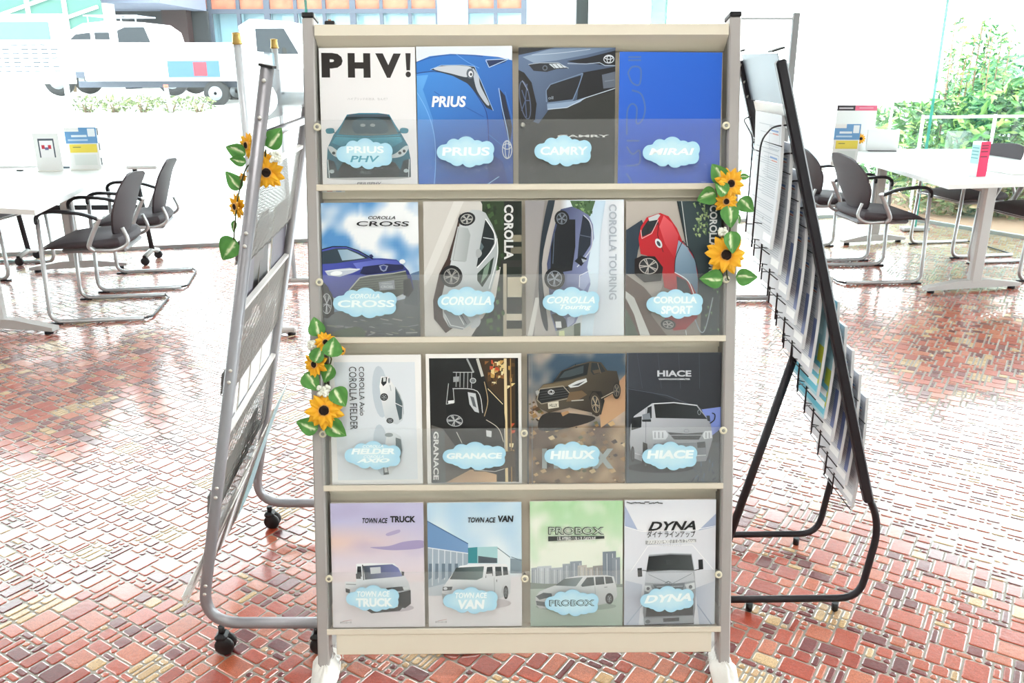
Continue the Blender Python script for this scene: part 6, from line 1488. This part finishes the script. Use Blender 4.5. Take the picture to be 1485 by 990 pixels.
a = at(242, 88, 20.5); b = at(320, 112, 20.5); mb = MB(); mb.box(((a.x + b.x) / 2 - pA.x, -.006, (a.z + b.z) / 2 - gz), (b.x - a.x, .012, a.z - b.z), col=lin('#2f5468')); mb.box(((a.x + b.x) / 2 - pA.x + .15, -.012, (a.z + b.z) / 2 - gz), (.3, .012, .3), col=lin('#9c1f30')); mb.obj('side_graphic', m_sign, t)
# white notice board with print
p = at(48, 190, 13); t = thing('notice_board', 'large white notice board with rows of print, outside at the far left', 'sign', p); mb = MB(); mb.box((0, 0, 1.15), (1.5, .05, .95)); mb.obj('board', m_white, t)
for x in (-.6, .6): mb = MB(); mb.box((x, 0, .5), (.06, .04, 1.1)); mb.obj('leg', m_alu, t)
mb = MB(); mb.add([(-.25, -.03, 1.28), (.5, -.03, 1.28), (.5, -.03, 1.52), (-.25, -.03, 1.52)], [(0, 1, 2, 3)], lin('#4c6478')); rr = random.Random(4)
for r_ in range(7):
    for q in range(9):
        if rr.random() < .85: x = -.65 + q * .14; z = 1.2 - r_ * .06; mb.add([(x, -.032, z), (x + rr.uniform(.06, .12), -.032, z), (x + .1, -.032, z + .018), (x, -.032, z + .018)], [(0, 1, 2, 3)], lin('#39424c'))
mb.obj('print', m_sign, t, recalc=False)
# guard post
p = at(248, 162, 17); t = thing('guard_post', 'short steel guard post with a red cap on the street edge', 'post', p); mb = MB(); mb.cyl((0, 0, 0), (-.04, 0, .45), .04, 10); mb.obj('shaft', m_hub, t); mb = MB(); mb.cyl((-.04, 0, .45), (-.04, 0, .5), .045, 10); mb.obj('cap', M('red_cap', '#c8503a', .5), t)
# stair tower of glass at far left
p = at(40, 60, 25.7); t = thing('glass_tower', 'pale glazed structure with diagonal bars at the top left', 'building', p + Vector((0, 1.5, 0))); m_g3 = M('green_glass', '#44685f', .4, spec=.2)
for k, x in enumerate((-1.2, -.1, 1.0)):
    mb = MB(); mb.box((x + .05, 0, 2), (1.04, .05, 5)); mb.obj('pane', m_g3, t); mb = MB(); mb.box((x - .5, -.06, 2), (.1, .1, 5)); mb.obj('upright', m_white, t)
for z in (0, .7, 1.9): mb = MB(); mb.tube([(-1.7, -.1, z), (1.5, -.1, z + 1.0)], .05, 6); mb.obj('diagonal_bar', m_white, t)
# two lamps/columns seen over the rack
for px, wd, lab in ((657, .8, 'pale blue-grey column outside, seen over the top of the cream rack'), (860, 3.0, 'white wall block outside beyond the rack top')):
    p = at(px, 40, 25); t = thing('outside_column' if wd < 1 else 'white_wall_block', lab, 'column' if wd < 1 else 'wall', (p.x, p.y, ground_z(25))); mb = MB(); mb.box((0, 0, 2.5), (wd, .6, 5), bev=.03); mb.obj('shaft', M('blue_grey_paint', '#7d8ba6', .6) if wd < 1 else m_white, t); mb = MB(); mb.box((0, 0, 5.05), (wd + .1, .7, .1)); mb.obj('top_slab', m_conc, t)

# foliage
m_fol = M('foliage', '#fff', .6, vcol=True); m_bark = M('bark', '#6b5a48', .9)
def crown(rr, c, rx, ry, rz, n, size, cols, mb=None):
    mb = mb or MB(); c = Vector(c)
    for k in range(n):
        a = rr.uniform(0, 2 * pi); z = rr.uniform(-1, 1); r = rr.random() ** .4 * math.sqrt(1 - z * z); p = c + Vector((cos(a) * r * rx, sin(a) * r * ry, z * rz))
        d = Vector((rr.gauss(0, 1), rr.gauss(0, 1), rr.gauss(0, .6))).normalized(); e = d.orthogonal().normalized(); e = (e + d.cross(e) * rr.uniform(-1, 1)).normalized(); s = size * rr.uniform(.6, 1.3); f_ = d.cross(e)
        mb.add([p - d * s, p + e * s * .35 + f_ * s * .1, p + d * s, p - e * s * .35 + f_ * s * .1], [(0, 1, 2, 3)], lin(rr.choice(cols)))
    return mb
GC = ['#3f6b35', '#568a42', '#2f5530', '#7fa653', '#9dbb62', '#47743c']
def shrub(name, label, cat, p, rx, ry, rz, n, size, cols=GC, trunk=.5, seed=1, group=None):
    rr = random.Random(seed); t = thing(name, label, cat, p, 0, group)
    crown(rr, (0, 0, trunk + rz), rx, ry, rz, n, size, cols).obj('foliage', m_fol, t, recalc=False)
    mb = MB()
    for k in range(3 if trunk < 1 else 1): a = k * 2.1; mb.tube([(.04 * cos(a), .04 * sin(a), 0), (rx * .3 * cos(a), ry * .3 * sin(a), trunk + rz)], [.03 + .03 * trunk, .015], 6)
    mb.obj('trunk', m_bark, t)
p = at(92, 34, 28.4); shrub('street_tree', 'green tree beside the glazed structure at the top left', 'tree', (p.x, p.y, ground_z(27)), .75, .7, 1.7, 1500, .16, ['#44682e', '#5c8038', '#33552a', '#769350'], 1.1, 2)
for k in range(5):
    px = 125 + 40 * k; p = at(px, 148 - 3 * k, 19); p.z = ground_z(19)
    shrub('street_hedge', ['leftmost', 'second', 'middle', 'fourth', 'rightmost'][k] + ' clump of the low hedge along the street', 'hedge', p, .42, .25, .16, 260, .05, ['#6d7c4c', '#8a9160', '#3f4c30', '#5a6640'], .02, 30 + k, 'low hedge along the street')
# garden beyond the right glass wall
SH = [(1380, 285, 9.4, 1.0, .5, .55, 1600, .075, 'dense low green bush just outside the glass behind the red box'), (1462, 262, 9.0, .75, .5, .65, 1800, .075, 'bright green bush outside the glass at the right picture edge'), (1475, 170, 10.6, 1.0, .7, .7, 1600, .10, 'taller pale green shrub outside the glass at the right edge'), (1300, 300, 10.6, .9, .4, .5, 1100, .07, 'green bush outside the corner of the glass wall'), (1500, 325, 8.3, .9, .45, .32, 1300, .06, 'low brownish bush outside the glass near the right floor line'), (1395, 322, 8.5, .8, .3, .25, 1000, .05, 'low brownish bush outside the glass under the right table')]
for k, (px, py, Y, rx, ry, rz, n, s, lab) in enumerate(SH):
    p = at(px, py, Y); z0 = -.12
    cols = GC if k not in (4, 5) else ['#6d7a4c', '#8a7458', '#5c6b40', '#a08a68', '#4f5a38']
    if k == 2: cols = ['#86b08a', '#a9cba8', '#6b9a72', '#8fbca0']
    shrub('garden_shrub', lab, 'shrub', (p.x, p.y, z0), rx, ry, rz, n, s, cols, max(.02, p.z - z0 - rz), 50 + k)
rr = random.Random(77); b0 = None
for k in range(14):
    px = 1352 + k * 6.4 + rr.uniform(-2, 2); p = at(px, 230, 9.9 + rr.uniform(-.3, .5)); h = 1.75 + rr.uniform(-.25, .2)
    t = thing('garden_cane', 'thin upright brown garden cane with small leaves, one of the row beyond the glass', 'plant', (p.x, p.y, -.12), 0, 'row of canes beyond the glass')
    mb = MB(); mb.tube([(0, 0, 0), (rr.uniform(-.04, .08), 0, h)], [.012, .007], 6); mb.obj('cane', M('cane_bark', '#8b6a52', .8), t)
    crown(rr, (.03, 0, h * .72), .12, .1, h * .3, 90, .045, GC).obj('foliage', m_fol, t, recalc=False)
# garden wall, soil, rail
mb = MB(); A = Vector((4.0, 9.0, 0)); p = Vector((7.5, 10.8, 0)); t = thing('garden_wall', 'low pale blue-grey wall behind the garden canes', 'wall', (6.6, 12.4, -.12)); mb.box((0, 0, .32), (6.5, .15, .64)); mb.obj('wall', M('pale_block', '#aebcc4', .8), t); mb = MB(); mb.box((0, 0, .66), (6.6, .2, .05)); mb.obj('coping', m_conc, t)
mb = MB(); mb.box((6.2, 8.6, -.1), (4.2, 4.6, .05)); mb.v = [v if v[0] > 4.5 else (v[0] - .0, v[1], v[2]) for v in mb.v]; o = mb.obj('garden_soil', M('garden_soil', '#7d6450', .95, bump=.8, bscale=30)); tag(o, 'brown planted soil strip outside the right glass wall', 'soil')
t = thing('garden_rail', 'thin white hooped rail outside the right glass wall', 'railing', (4.6, 8.6, -.12)); m_rail = M('white_rail_paint', '#f4f6f6', .4)
for x in (-.6, .15, .9, 1.65): mb = MB(); mb.cyl((x, .12 * x, 0), (x, .12 * x, 1.0), .016, 8); mb.obj('rail_post', m_rail, t)
for z in (.98,): mb = MB(); mb.tube([(-.6, -.07, z), (1.65, .2, z)], .014, 8); mb.obj('rail_bar', m_rail, t)
mb = MB(); mb.box((.0, .2, .62), (.42, .012, .42)); mb.obj('hanging_frame', sheet_glass('rail_glass', (.95, 1, .98), .1), t)
